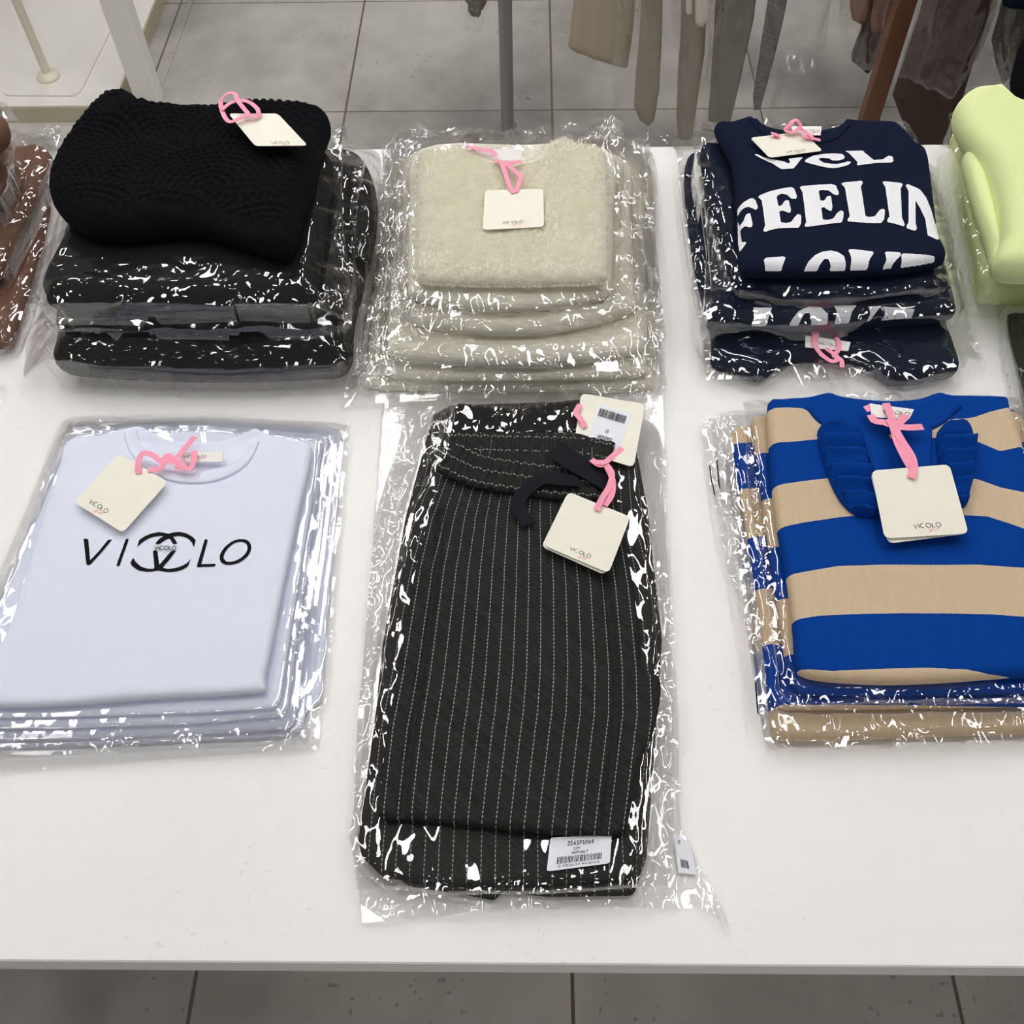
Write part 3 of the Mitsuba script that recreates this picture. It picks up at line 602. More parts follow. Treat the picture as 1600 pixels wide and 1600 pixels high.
bagged('folded_navy_sweatshirt', 'navy sweatshirt in a clear bag directly under the printed navy sweatshirt', 'sweatshirt', 'bagged navy sweatshirts', tr, gn3, .077, .026, 'm_navy', bn3, 63, amp=.0019, r=.014, curls=[(*q1, .02, .012), (*q2, .02, .012)], stretch=(1.8, 1))
k = thing('navy_sweatshirt', 'navy sweatshirt with bold white words folded on top of the navy stack', 'sweatshirt')
gn4 = smooth_poly([(0.2651,1.2758),(0.2719,1.2879),(0.2884,1.2877),(0.3155,1.2996),(0.3258,1.2933),(0.346,1.2732),(0.3951,1.2665),(0.4404,1.2765),(0.4543,1.293),(0.4681,1.2883),(0.5185,1.2845),(0.5329,1.2662),(0.5427,1.2364),(0.5531,1.2188),(0.5488,1.1763),(0.5386,1.1086),(0.5311,1.0571),(0.5292,1.0383),(0.5318,1.0174),(0.5286,1.0005),(0.5189,0.9934),(0.4795,0.983),(0.422,0.9764),(0.3494,0.9747),(0.2852,0.9764),(0.2697,0.9812),(0.2666,1.01),(0.2753,1.0982),(0.28,1.1907),(0.2733,1.234)], 4)
(nx, ny), = [(0.3945,1.2655)]
s4 = cloth('body', k, gn4, .103, .032, 'm_navy', r=.019, step=.0045, seed=65, amp=.004, size=.11, mod=lambda p, d: -.006 * np.exp(-((p[:, 0] - nx) / .045) ** 2 - ((p[:, 1] - ny) / .02) ** 2))
band(k, 'neck_band', [(0.3189,1.2817),(0.3298,1.2544),(0.3565,1.2334),(0.3885,1.2272),(0.4242,1.2384),(0.4499,1.2723)], .014, lambda x, y: s4(x, y) - .0025, 'm_navy', rib=.0005, thick=.005)
L2, L3 = [], []
L2 += [[(0.2708,1.0879),(0.2738,1.0932),(0.2838,1.0994),(0.2948,1.1038),(0.2978,1.1002),(0.2994,1.0858),(0.2964,1.0805),(0.2927,1.0832),(0.2871,1.0886),(0.28,1.0878),(0.2736,1.0816),(0.2728,1.0755),(0.2734,1.0562),(0.2792,1.0622),(0.2834,1.0727),(0.2875,1.0736),(0.2881,1.0526),(0.2864,1.0466),(0.2831,1.0475),(0.2802,1.0518),(0.2744,1.0502),(0.2727,1.0476),(0.2717,1.0237),(0.2764,1.0203),(0.2754,1.017),(0.269,1.0104)],[(0.3034,1.1064),(0.306,1.11),(0.3199,1.1181),(0.3347,1.1234),(0.3492,1.1269),(0.3524,1.125),(0.3541,1.1086),(0.3522,1.1041),(0.347,1.1041),(0.3424,1.1123),(0.3358,1.1151),(0.3295,1.1116),(0.3268,1.1071),(0.3268,1.0882),(0.3322,1.0899),(0.3377,1.0997),(0.3418,1.1006),(0.3423,1.0818),(0.3403,1.0762),(0.3368,1.078),(0.3327,1.081),(0.328,1.0802),(0.3264,1.0776),(0.3254,1.0566),(0.3329,1.0548),(0.34,1.0573),(0.3462,1.0677),(0.351,1.0733),(0.3541,1.0711),(0.3514,1.0554),(0.3469,1.0463),(0.3327,1.0461),(0.3213,1.0454),(0.3107,1.0421),(0.3028,1.0379),(0.3012,1.0404),(0.3051,1.049),(0.3067,1.0804),(0.3073,1.1001)],[(0.3615,1.1268),(0.3635,1.1286),(0.3803,1.1312),(0.4041,1.1331),(0.409,1.1309),(0.4107,1.1152),(0.4078,1.1107),(0.4036,1.1135),(0.3985,1.1209),(0.3893,1.1219),(0.3844,1.1201),(0.3833,1.0992),(0.3896,1.0992),(0.3946,1.1081),(0.3988,1.109),(0.3971,1.0866),(0.3943,1.079),(0.3902,1.0822),(0.3871,1.0872),(0.3822,1.0858),(0.3804,1.0612),(0.3883,1.0606),(0.3956,1.0637),(0.402,1.0741),(0.4075,1.0794),(0.4099,1.0767),(0.4075,1.0653),(0.4034,1.0558),(0.3906,1.0542),(0.3731,1.0509),(0.3568,1.048),(0.3558,1.0502),(0.3593,1.0571),(0.3612,1.0799),(0.3636,1.1176)],[(0.3103,1.1985),(0.3141,1.1995),(0.3205,1.1935),(0.3298,1.1905),(0.3355,1.1885),(0.348,1.1835),(0.3543,1.1777),(0.3574,1.1824),(0.3554,1.1892),(0.3744,1.1913),(0.3683,1.1833),(0.3589,1.1684),(0.3426,1.1667),(0.3331,1.1798),(0.32,1.1897)],[(0.3766,1.1822),(0.3797,1.187),(0.3904,1.1936),(0.4029,1.1968),(0.4189,1.1986),(0.4294,1.1971),(0.4316,1.1922),(0.4301,1.1873),(0.4223,1.1836),(0.414,1.1842),(0.4099,1.1886),(0.4005,1.1896),(0.3952,1.1878),(0.396,1.1839),(0.4011,1.1786),(0.4102,1.176),(0.4196,1.1753),(0.4284,1.1777),(0.4348,1.1801),(0.4379,1.1795),(0.4337,1.1738),(0.4247,1.1701),(0.4136,1.1678),(0.4031,1.1694),(0.3931,1.1733),(0.383,1.1777)]]
L2 += [[(0.4354,1.2038),(0.4594,1.2035),(0.4599,1.1996),(0.4699,1.183),(0.4834,1.1847),(0.4921,1.1924),(0.4965,1.1904),(0.4959,1.1817),(0.493,1.1788),(0.4726,1.1781),(0.4464,1.1721),(0.4455,1.1737),(0.448,1.1775),(0.4391,1.2008)],[(0.4181,1.1344),(0.421,1.1363),(0.445,1.1392),(0.4458,1.136),(0.4418,1.1286),(0.4367,1.0676),(0.4426,1.0658),(0.4498,1.0675),(0.4584,1.0797),(0.4628,1.0815),(0.4638,1.0779),(0.4593,1.0613),(0.454,1.0544),(0.4371,1.0549),(0.4128,1.058),(0.4131,1.0609),(0.4174,1.0678),(0.4215,1.1261)],[(0.4726,1.1348),(0.4745,1.137),(0.4966,1.1336),(0.4976,1.1299),(0.4927,1.1216),(0.4827,1.0646),(0.4836,1.0498),(0.4814,1.0476),(0.4728,1.0525),(0.4634,1.0561),(0.4643,1.0604),(0.4683,1.0664),(0.4745,1.1255)],[(0.502,1.1289),(0.5053,1.1307),(0.5175,1.1195),(0.5225,1.1031),(0.525,1.0835),(0.5257,1.0589),(0.5286,1.052),(0.5223,1.0248),(0.5185,1.0228),(0.5095,1.0299),(0.5131,1.0608),(0.5109,1.0818),(0.5074,1.0997),(0.4979,1.0523),(0.4976,1.0428),(0.4942,1.0391),(0.4857,1.0438),(0.4864,1.0481),(0.4903,1.0541),(0.5031,1.116)]]
L3 += [[(0.2952,0.9864),(0.2978,0.9888),(0.3191,0.9907),(0.3219,0.9894),(0.3175,0.9797),(0.3133,0.9655),(0.2946,0.9653),(0.2972,0.9766)],[(0.3397,0.9658),(0.3505,0.9826),(0.3598,0.9923),(0.3698,0.9988),(0.3801,1.0007),(0.3885,0.9978),(0.395,0.9904),(0.3965,0.9806),(0.3959,0.9709),(0.393,0.9669),(0.3796,0.9715),(0.372,0.9724),(0.3773,0.9746),(0.3792,0.9791),(0.3756,0.987),(0.3701,0.9873),(0.3632,0.9793),(0.3572,0.9656)]]
L3 += [[(0.4034,1.0018),(0.4068,1.004),(0.4331,0.9991),(0.433,0.9958),(0.4262,0.9861),(0.4223,0.9688),(0.4023,0.9669),(0.4048,0.9871)],[(0.4481,0.9965),(0.4506,0.9978),(0.467,0.9968),(0.4668,0.9931),(0.4565,0.9834),(0.4444,0.967),(0.4354,0.9682),(0.4437,0.977),(0.449,0.9859)],[(0.4685,0.993),(0.4706,0.9955),(0.5109,0.9951),(0.5119,0.991),(0.5078,0.9764),(0.5049,0.9736),(0.4995,0.9736),(0.4986,0.9822),(0.4897,0.9839),(0.4855,0.9799),(0.4803,0.971),(0.4606,0.9688),(0.4686,0.9833)]]
gin = gn4.buffer(-.0008)
patch('printed_letter', k, [Polygon(q).buffer(0).buffer(.0006).intersection(gin) for q in L2], s4, 'm_white_print', lift=.0013, label='bold white letter')
patch('printed_letter', k, [Polygon(q).buffer(0).buffer(.0006).intersection(gin) for q in L3], s4, 'm_white_print', lift=.0013, label='bold white letter cut off by the fold')
neck_label(k, [(0.369,1.2601,0.87),(0.4115,1.258,0.871),(0.4072,1.2403,0.869),(0.3703,1.2422,0.868)], frac=(.35, .25, .6))
t = hang_tag(k, [(0.3061,1.2257,0.876),(0.3797,1.2364,0.878),(0.4018,1.1985,0.874),(0.3277,1.1853,0.873)], hole=(.45, .93), text=(.36, .1, .36))
ribbon(t, [[(0.3336,1.2254,0.884),(0.3402,1.2253,0.882),(0.3448,1.2238,0.88),(0.3396,1.2282,0.878)], [(0.3557,1.2295,0.882),(0.3609,1.2368,0.892),(0.3688,1.2396,0.894),(0.3736,1.2337,0.888),(0.3648,1.2279,0.884),(0.3547,1.231,0.884),(0.3576,1.2354,0.89)], [(0.3723,1.2337,0.886),(0.3836,1.2248,0.884),(0.3919,1.2159,0.88)], [(0.374,1.2191,0.884),(0.3889,1.2189,0.88),(0.4013,1.2172,0.878)]], .006)

# ---------------------------------------------------------------- white T-shirts, front left
tr = Terrain(-.86, -.16, .28, .88)
TEES = [
    ('white T-shirt in a clear bag, bottom of the white T-shirt pile', 0.0, [(-0.5896,0.8237),(-0.4183,0.8294),(-0.2403,0.8181),(-0.234,0.729),(-0.2288,0.5837),(-0.2226,0.4433),(-0.2364,0.4331),(-0.2399,0.4073),(-0.2596,0.4044),(-0.4191,0.3956),(-0.5788,0.3895),(-0.595,0.3979),(-0.6094,0.4863),(-0.6033,0.6361)],
     [(-0.6068,0.8279),(-0.6013,0.8419),(-0.4135,0.8411),(-0.2304,0.8265),(-0.2252,0.639),(-0.2246,0.4893),(-0.2202,0.3925),(-0.3837,0.3796),(-0.5859,0.3625),(-0.6208,0.4069),(-0.6164,0.6215)]),
    ('white T-shirt in a clear bag, second from the bottom of the white pile', .009, [(-0.5777,0.8086),(-0.4138,0.8164),(-0.2534,0.8012),(-0.2465,0.6852),(-0.247,0.5298),(-0.244,0.4096),(-0.3511,0.4023),(-0.4835,0.3964),(-0.5808,0.3947),(-0.6021,0.4748),(-0.5959,0.6222)],
     [(-0.5949,0.826),(-0.4088,0.8295),(-0.235,0.8224),(-0.2304,0.6326),(-0.2313,0.4543),(-0.2293,0.3941),(-0.3952,0.3853),(-0.5849,0.3738),(-0.6059,0.4388),(-0.6072,0.6153)]),
    ('white T-shirt in a clear bag, third from the bottom of the white pile', .018, [(-0.573,0.7971),(-0.4089,0.8027),(-0.2585,0.7878),(-0.2534,0.6789),(-0.2532,0.5249),(-0.2516,0.4199),(-0.3503,0.4112),(-0.4824,0.4053),(-0.5827,0.405),(-0.5962,0.478),(-0.586,0.6165)],
     [(-0.5852,0.8193),(-0.4051,0.8207),(-0.2404,0.8075),(-0.2365,0.6187),(-0.2376,0.4506),(-0.2345,0.395),(-0.3866,0.3877),(-0.5859,0.3803),(-0.6012,0.4574),(-0.5978,0.6103)]),
    ('white T-shirt in a clear bag directly under the printed white T-shirt', .027, [(-0.5699,0.7857),(-0.4048,0.7933),(-0.2604,0.7765),(-0.2571,0.6727),(-0.2589,0.528),(-0.2585,0.4245),(-0.3492,0.4187),(-0.4813,0.4141),(-0.5835,0.4125),(-0.5904,0.4812),(-0.5801,0.6195)],
     [(-0.5777,0.8096),(-0.4006,0.809),(-0.2457,0.796),(-0.2412,0.6218),(-0.2427,0.4612),(-0.2385,0.3983),(-0.3848,0.3924),(-0.5845,0.385),(-0.594,0.4606),(-0.5894,0.6047)]),
]
for i, (lab, z, g, b) in enumerate(TEES):
    bagged('folded_white_tee', lab, 'T-shirt', 'bagged white T-shirts', tr, round_poly(g, .012), z, .0095, 'm_tee', Polygon(b), 80 + i, amp=.0007, gamp=.0015, r=.006, slope=.3, crumple=.8, ruffle=.003, stretch=(1, 2.2), rot=.1, step=.007)
k = thing('white_tee', 'white T-shirt printed with black letters on top of the white T-shirt pile', 'T-shirt')
gt = Polygon(catmull([(-0.5641,0.7653),(-0.5316,0.7742),(-0.5053,0.7832),(-0.4913,0.7882),(-0.478,0.7892),(-0.4654,0.7821),(-0.4423,0.7699),(-0.4113,0.7638),(-0.3803,0.7657),(-0.3565,0.7736),(-0.3422,0.7826),(-0.3348,0.7856),(-0.3109,0.7734),(-0.267,0.7613),(-0.2627,0.7262),(-0.266,0.6684),(-0.2687,0.6001),(-0.2713,0.5361),(-0.2726,0.4828),(-0.2744,0.454),(-0.2714,0.4382),(-0.2824,0.436),(-0.3156,0.4331),(-0.3916,0.4287),(-0.4675,0.4222),(-0.5434,0.4192),(-0.5876,0.4205),(-0.596,0.434),(-0.5758,0.4594),(-0.5613,0.4969),(-0.5602,0.5602),(-0.5629,0.6581),(-0.5628,0.7194)], 4, True)).buffer(0)
nk = Polygon([(-0.4748,0.764),(-0.4631,0.764),(-0.4076,0.7519),(-0.3474,0.7636),(-0.3346,0.7715),(-0.341,0.7478),(-0.3647,0.7285),(-0.3939,0.7199),(-0.4308,0.721),(-0.4593,0.7394)]).buffer(0)
def tee_mod(p, d):
    dn = shapely.distance(nk, shapely.points(p))
    q = np.column_stack([p, p[:, :1] * 0])
    return -.0055 * np.exp(-(dn / .006) ** 2) + .0016 * (meshkit.noise(q * 16, 3) - .5)
sT = cloth('body', k, gt, .037, .016, 'm_tee', r=.009, step=.0045, seed=91, amp=.0016, size=.1, mod=tee_mod)
band(k, 'neck_band', [(-0.4874,0.7781),(-0.4765,0.7541),(-0.4574,0.7307),(-0.4289,0.7115),(-0.3986,0.7048),(-0.3654,0.7104),(-0.342,0.7303),(-0.3341,0.7635)], .0155, lambda x, y: sT(x, y) - .0010, 'm_tee', thick=.0045)
LOGO = [[(-0.5049,0.6207),(-0.4997,0.6207),(-0.4901,0.5913),(-0.4831,0.6035),(-0.4765,0.6191),(-0.4721,0.6197),(-0.4791,0.6035),(-0.4888,0.5853),(-0.4927,0.5857)],[(-0.4564,0.62),(-0.453,0.62),(-0.4553,0.5841),(-0.4589,0.5841)],[(-0.367,0.6196),(-0.3633,0.6196),(-0.365,0.5868),(-0.3486,0.5875),(-0.3488,0.584),(-0.3693,0.5832)]]
OO = [[(-0.3263,0.6207),(-0.3193,0.6194),(-0.3141,0.6138),(-0.3129,0.605),(-0.3157,0.597),(-0.3226,0.5899),(-0.3308,0.5868),(-0.3382,0.5868),(-0.344,0.5907),(-0.3463,0.5986),(-0.3443,0.6066),(-0.3389,0.6146),(-0.3329,0.6191)],[(-0.3264,0.6173),(-0.3208,0.616),(-0.3173,0.6113),(-0.3171,0.6042),(-0.3205,0.5975),(-0.3258,0.5928),(-0.3321,0.5903),(-0.3375,0.5907),(-0.3417,0.5955),(-0.3414,0.6018),(-0.3386,0.609),(-0.3329,0.6154)]]
CC = [[(-0.4411,0.6187),(-0.436,0.6236),(-0.4287,0.6277),(-0.4208,0.6294),(-0.4123,0.6281),(-0.4047,0.624),(-0.4003,0.6195),(-0.3969,0.6138),(-0.4019,0.6135),(-0.4049,0.6187),(-0.4092,0.6227),(-0.4143,0.6244),(-0.4198,0.6244),(-0.4264,0.6233),(-0.4325,0.62),(-0.437,0.6155),(-0.4411,0.6094)],[(-0.4221,0.6135),(-0.4189,0.6203),(-0.4131,0.6252),(-0.4056,0.6288),(-0.3976,0.6297),(-0.389,0.6276),(-0.382,0.6235),(-0.377,0.6187),(-0.3773,0.6093),(-0.3805,0.6154),(-0.3856,0.6206),(-0.3908,0.6232),(-0.3972,0.6245),(-0.4032,0.6235),(-0.4088,0.6206),(-0.413,0.6179),(-0.4172,0.6135)],[(-0.4427,0.5951),(-0.4439,0.5869),(-0.439,0.5822),(-0.4322,0.5783),(-0.4231,0.5766),(-0.4153,0.5775),(-0.4093,0.5794),(-0.4109,0.5822),(-0.4159,0.5806),(-0.424,0.5806),(-0.4313,0.5834),(-0.4378,0.5888)],[(-0.3778,0.5942),(-0.3792,0.584),(-0.385,0.5798),(-0.3925,0.5772),(-0.4004,0.5766),(-0.4094,0.5783),(-0.413,0.5794),(-0.4082,0.5819),(-0.3999,0.5806),(-0.3921,0.5819),(-0.386,0.5845),(-0.3807,0.5884)],[(-0.4227,0.6049),(-0.4177,0.6049),(-0.4113,0.5853),(-0.4068,0.5947),(-0.4015,0.6049),(-0.3965,0.6049),(-0.4021,0.5916),(-0.4087,0.5794),(-0.4151,0.5798)]]
patch('printed_letter', k, [Polygon(q).buffer(0) for q in LOGO] + [Polygon(catmull(OO[0], 4, True), [catmull(OO[1], 4, True)]).buffer(0)], sT, 'm_ink', lift=.0009, step=.003, label='slanted black capital letter')
patch('printed_emblem', k, [unary_union([Polygon(q).buffer(0) for q in CC])], sT, 'm_ink', lift=.0009, step=.003, label='black emblem of two interlocked arcs and a V')
_sv = Plane4(*[(-0.4212,0.6099,0.7885),(-0.3969,0.6099,0.7885),(-0.3963,0.6048,0.7885),(-0.4204,0.6048,0.7885)])
v, W = vicolo(.13)
put('printed_name', flat(_sv, aff(v, 1 / W, 1.0, 0, 0), .0007, .1), 'm_print_grey', k, smooth=False, label='tiny grey capital lettering inside the emblem')
neck_label(k, [(-0.4168,0.7382,0.794),(-0.3642,0.74,0.794),(-0.3639,0.7262,0.792),(-0.4127,0.7263,0.792)], frac=(.05, .35, .55))
t = hang_tag(k, [(-0.4864,0.7328,0.8),(-0.4201,0.6926,0.798),(-0.4578,0.6226,0.796),(-0.5233,0.6644,0.797)], hole=(.52, .88), text=(.20, .11, .36))
ribbon(t, [[(-0.4558,0.7026,0.801),(-0.4582,0.7144,0.804),(-0.457,0.7296,0.804),(-0.4466,0.7293,0.803),(-0.4325,0.7198,0.803),(-0.4265,0.7274,0.803),(-0.4109,0.7178,0.803),(-0.4009,0.7099,0.801),(-0.3956,0.7137,0.801),(-0.3954,0.73,0.802),(-0.3992,0.7338,0.802)],
           [(-0.4457,0.7082,0.801),(-0.4321,0.7092,0.802),(-0.4275,0.7179,0.803),(-0.417,0.7178,0.803),(-0.4069,0.7099,0.801),(-0.4137,0.7137,0.801)], [(-0.4148,0.727,0.801),(-0.4102,0.7358,0.802),(-0.4048,0.7474,0.802),(-0.401,0.7579,0.801)]], .007)

# ---------------------------------------------------------------- pinstripe trousers, front middle
tr = Terrain(-.26, .30, .16, .92)
def pin_uv(z, left, right, y0, y1, n, dash=.0045):
    L, R = np.array(left), np.array(right)
    def uv(p):
        xl, xr = np.interp(p[:, 1], L[::-1, 1], L[::-1, 0]), np.interp(p[:, 1], R[::-1, 1], R[::-1, 0])
        return np.column_stack([(p[:, 0] - xl) / (xr - xl) * n, p[:, 1] / dash])
    return uv
PL = [(-0.0959,0.7707),(-0.1033,0.7124),(-0.1182,0.6536),(-0.1286,0.5846),(-0.1341,0.52),(-0.1391,0.4566),(-0.1452,0.3987),(-0.1467,0.3391),(-0.1472,0.3015)]
PR = [(0.1028,0.77),(0.1012,0.6749),(0.1095,0.6114),(0.1139,0.5647),(0.1159,0.5078),(0.1171,0.4629),(0.1152,0.4131),(0.1033,0.3464),(0.0942,0.2965)]
puv = pin_uv(.04, PL, PR, 0, 0, 18.0)
g1 = round_poly([(-0.1249,0.8381),(-0.1026,0.8553),(0.0599,0.8611),(0.1312,0.8076),(0.141,0.6894),(0.1449,0.5179),(0.1122,0.2823),(0.0977,0.2464),(0.0189,0.2449),(-0.0267,0.2482),(-0.0345,0.2411),(-0.051,0.2445),(-0.1155,0.2536),(-0.164,0.2872),(-0.1623,0.5097),(-0.1487,0.6805)], .008)
b1 = Polygon([(-0.1915,0.8763),(-0.0233,0.8822),(0.1745,0.879),(0.1634,0.6935),(0.1549,0.4449),(0.1479,0.3153),(0.167,0.2661),(0.185,0.2184),(0.1581,0.2366),(0.1278,0.2353),(-0.0175,0.2322),(-0.084,0.2272),(-0.1588,0.2222),(-0.167,0.2705),(-0.1796,0.3734),(-0.1842,0.6038)])
(q1,) = [(0.1704,0.2396)]
k, s1, f1 = bagged('folded_pinstripe_trousers', 'dark pinstripe trousers in a clear bag lying flat on the table front', 'trousers', 'bagged pinstripe trousers', tr, g1, 0, .014, 'm_pin', b1, 101, amp=.0014, gamp=.002, r=.008, uv=puv, stretch=(1, 1.5), slope=.35, curls=[(*q1, .02, .008)])
pl = Plane4(*[(0.1397,0.305,0.743),(0.1554,0.2969,0.741),(0.1592,0.2668,0.738),(0.1419,0.268,0.74)])
st_ = put('barcode_sticker', plate(pl, sbox(0, 0, 1, 1), 0, .0004), 'm_sticker', k, smooth=False, label='white barcode sticker')
put('printed_number', text_on(pl, '69', .28, .78, .11, .7), 'm_ink', st_, smooth=False)
put('barcode', barcode(pl, .2, .65, .14, .38, 5), 'm_ink', st_, smooth=False)
g2 = round_poly([(-0.0946,0.8458),(-0.0226,0.8369),(0.0623,0.8516),(0.083,0.8365),(0.1245,0.7844),(0.1342,0.6783),(0.137,0.5096),(0.1047,0.2837),(0.0946,0.2576),(0.0187,0.2525),(-0.0775,0.2509),(-0.1384,0.2576),(-0.1608,0.2765),(-0.1661,0.2935),(-0.1569,0.5015),(-0.1354,0.688),(-0.101,0.769)], .006)
b2 = Polygon([(-0.1905,0.8445),(-0.1556,0.8639),(-0.023,0.8655),(0.1658,0.8494),(0.1581,0.6838),(0.1487,0.4386),(0.1396,0.3109),(0.1312,0.2528),(0.043,0.2488),(-0.078,0.2494),(-0.1629,0.2478),(-0.1707,0.3034),(-0.1764,0.4024),(-0.1825,0.6389)])
k, s2, f2 = bagged('folded_pinstripe_trousers', 'dark pinstripe trousers in a clear bag with a barcode sticker under the topmost trousers', 'trousers', 'bagged pinstripe trousers', tr, g2, .015, .015, 'm_pin', b2, 102, amp=.0014, gamp=.002, r=.009, uv=puv, extra=[('waistband', round_poly([(-0.0936,0.835),(-0.0223,0.8263),(0.0616,0.8397),(0.0697,0.7928),(-0.022,0.787),(-0.0978,0.7852)], .004), .029, .006, 'm_black_cloth')], stretch=(1, 1.5), slope=.4)
def sticker(parent, corners, lift_seed):
    pl = Plane4(*corners)
    sh = rounded_square(.05)
    a = put('barcode_sticker', plate(pl, sh, 0, .0005), 'm_sticker', parent, smooth=False, label='white barcode sticker')
    put('printed_number', text_on(pl, '3141P1069', .5, .72, .13, .42), 'm_ink', a, smooth=False, label='bold black article number')
    put('printed_size', text_on(pl, '12Y', .45, .57, .085, .5), 'm_ink', a, smooth=False)
    put('printed_color', text_on(pl, 'ASPHALT', .5, .44, .085, .5), 'm_ink', a, smooth=False)
    put('barcode', barcode(pl, .15, .86, .17, .40, lift_seed), 'm_ink', a, smooth=False)
    put('printed_digits', text_on(pl, '8 052699 462044', .5, .07, .075, .72, False), 'm_ink', a, smooth=False)
sticker(k, [(0.019,0.2922,0.769),(0.0775,0.2958,0.77),(0.0745,0.2686,0.769),(0.0151,0.261,0.768)], 3)
# the tag of the bagged pair lies face down under its film at the back
tg = Plane4(*[(0.065,0.8511,0.77),(0.1446,0.8326,0.77),(0.124,0.7314,0.772),(0.0528,0.7583,0.774)])
a = put('hang_tag', plate(tg, rounded_square(.08), 0, .001), 'm_tag', k, smooth=30, label='cream card tag seen from its back')
stp = Plane4(tg(.18, .18), tg(.30, .86), tg(.82, .80), tg(.72, .16))
put('barcode_sticker', plate(stp, sbox(0, 0, 1, 1), .0012, .0016), 'm_sticker', a, smooth=False, label='pale barcode sticker')
put('printed_number', cat_mesh([text_on(Plane4(stp(0, 0, .002), stp(0, 1, .002), stp(1, 1, .002), stp(1, 0, .002)), '3141P1069', .5, .76, .11, .5), text_on(Plane4(stp(0, 0, .002), stp(0, 1, .002), stp(1, 1, .002), stp(1, 0, .002)), '12Y', .5, .58, .08, .5)]), 'm_ink', a, smooth=False)
put('barcode', barcode(Plane4(stp(0, 0, .002), stp(0, 1, .002), stp(1, 1, .002), stp(1, 0, .002)), .1, .92, .1, .32, 9), 'm_ink', a, smooth=False)
ribbon(a, [[(0.0625,0.8278,0.776),(0.0572,0.8126,0.778),(0.0632,0.8012,0.778),(0.0677,0.7906,0.776)]], .007)

k = thing('pinstripe_trousers', 'dark pinstripe trousers with a tied waistband on top of the trouser pile', 'trousers')
gp = Polygon(catmull([(-0.0945,0.7592),(-0.1046,0.711),(-0.1179,0.6523),(-0.1283,0.5834),(-0.1338,0.5189),(-0.1388,0.4557),(-0.1449,0.3978),(-0.1456,0.3448),(-0.1459,0.3107),(-0.1155,0.3072),(-0.0663,0.3025),(-0.0175,0.2978),(0.0238,0.2937),(0.0613,0.2933),(0.088,0.2958),(0.0967,0.3204),(0.1031,0.3456),(0.1125,0.3743),(0.1243,0.3985),(0.1345,0.4403),(0.1319,0.459),(0.1157,0.4648),(0.1164,0.5068),(0.1136,0.5636),(0.1093,0.6102),(0.1034,0.6644),(0.0972,0.7199),(0.0794,0.7685),(0.0541,0.7826),(0.0095,0.7828),(-0.0406,0.7809),(-0.0874,0.7771)], 3, True)).buffer(0)
_fl = LineString([(-0.102,0.6627),(-0.1029,0.5932),(-0.1093,0.505),(-0.1165,0.4243),(-0.121,0.3567),(-0.1233,0.3001)]); _fr = LineString([(0.0742,0.6359),(0.0855,0.5362),(0.0902,0.4388),(0.0817,0.3704),(0.0696,0.2948)])
_pk = LineString([(-0.0314,0.6881),(-0.0502,0.6626),(-0.0767,0.6187),(-0.0869,0.5882)])
def pin_mod(p, d):
    P_ = shapely.points(p); o = np.zeros(len(p))
    for ln, w, h in ((_fl, .0042, -.0075), (_fr, .004, -.006), (_pk, .0026, -.0030)): o += h * np.exp(-(shapely.distance(ln, P_) / w) ** 2)
    q = np.column_stack([p * [40, 9], p[:, :1] * 0])
    return o + .004 * (meshkit.noise(q, 5) - .5)
sp = cloth('legs', k, gp, .031, .016, 'm_pin', r=.008, step=.0033, seed=111, amp=.0022, size=.1, mod=pin_mod, uv=puv)
def waist(name, line, width, z, n, seed, thick=.008, off=0.0):
    ln = LineString(catmull(line, 8)); poly = ln.buffer(width / 2, cap_style=2)
    def mod(p, d):
        s = shapely.line_locate_point(ln, shapely.points(p)); return .0042 * (np.abs(np.sin(s / .0105 * math.pi + 2.2 * meshkit.noise(np.column_stack([s * 60, p[:, 1] * 60, s * 0]), seed))) - .5)
    def uv(p):
        s = shapely.line_locate_point(ln, shapely.points(p)); dd = np.array([ln.distance(Point(q)) * (1 if q[1] > ln.interpolate(t).y else -1) for q, t in zip(p, s)])
        return np.column_stack([dd / width * n + .5 + off, s / .0045])
    return cloth(name, k, poly, z, thick, 'm_pin', r=.004, step=.0019, seed=seed, amp=.0008, mod=mod, uv=uv)
waist('back_waistband', [(-0.0985,0.7545),(-0.0522,0.7523),(0.0016,0.7502),(0.0553,0.7481),(0.0969,0.7383)], .056, .0385, 2.6, 5)
waist('waistband', [(-0.0989,0.7381),(-0.0625,0.717),(-0.0209,0.7074),(0.0239,0.6999),(0.076,0.696),(0.0967,0.6941)], .048, .0475, 2.6, 6, thick=.010)
def tape(pts, w): return strip(pts, w, .0012)
put('drawstring', tape([(0.0281,0.7414,0.798),(0.0465,0.7226,0.8),(0.0647,0.7094,0.8),(0.0888,0.6938,0.796),(0.0991,0.6894,0.792)], .026), 'm_tape', k, smooth=40, label='flat black drawstring tape')
put('drawstring', tape([(0.057,0.6939,0.796),(0.0384,0.6928,0.8),(0.0163,0.6947,0.8),(-0.0029,0.683,0.796),(-0.0132,0.6642,0.792),(-0.0015,0.6373,0.79)], .016), 'm_tape', k, smooth=40, label='flat black drawstring tape')
t = hang_tag(k, [(0.0439,0.6755,0.8),(0.1127,0.6408,0.8),(0.0855,0.5707,0.794),(0.0155,0.6063,0.794)], hole=(.50, .9), text=(.36, .10, .32), second=[(0.0425,0.6751,0.798),(0.1113,0.6396,0.798),(0.0814,0.5703,0.792),(0.0127,0.6068,0.792)])
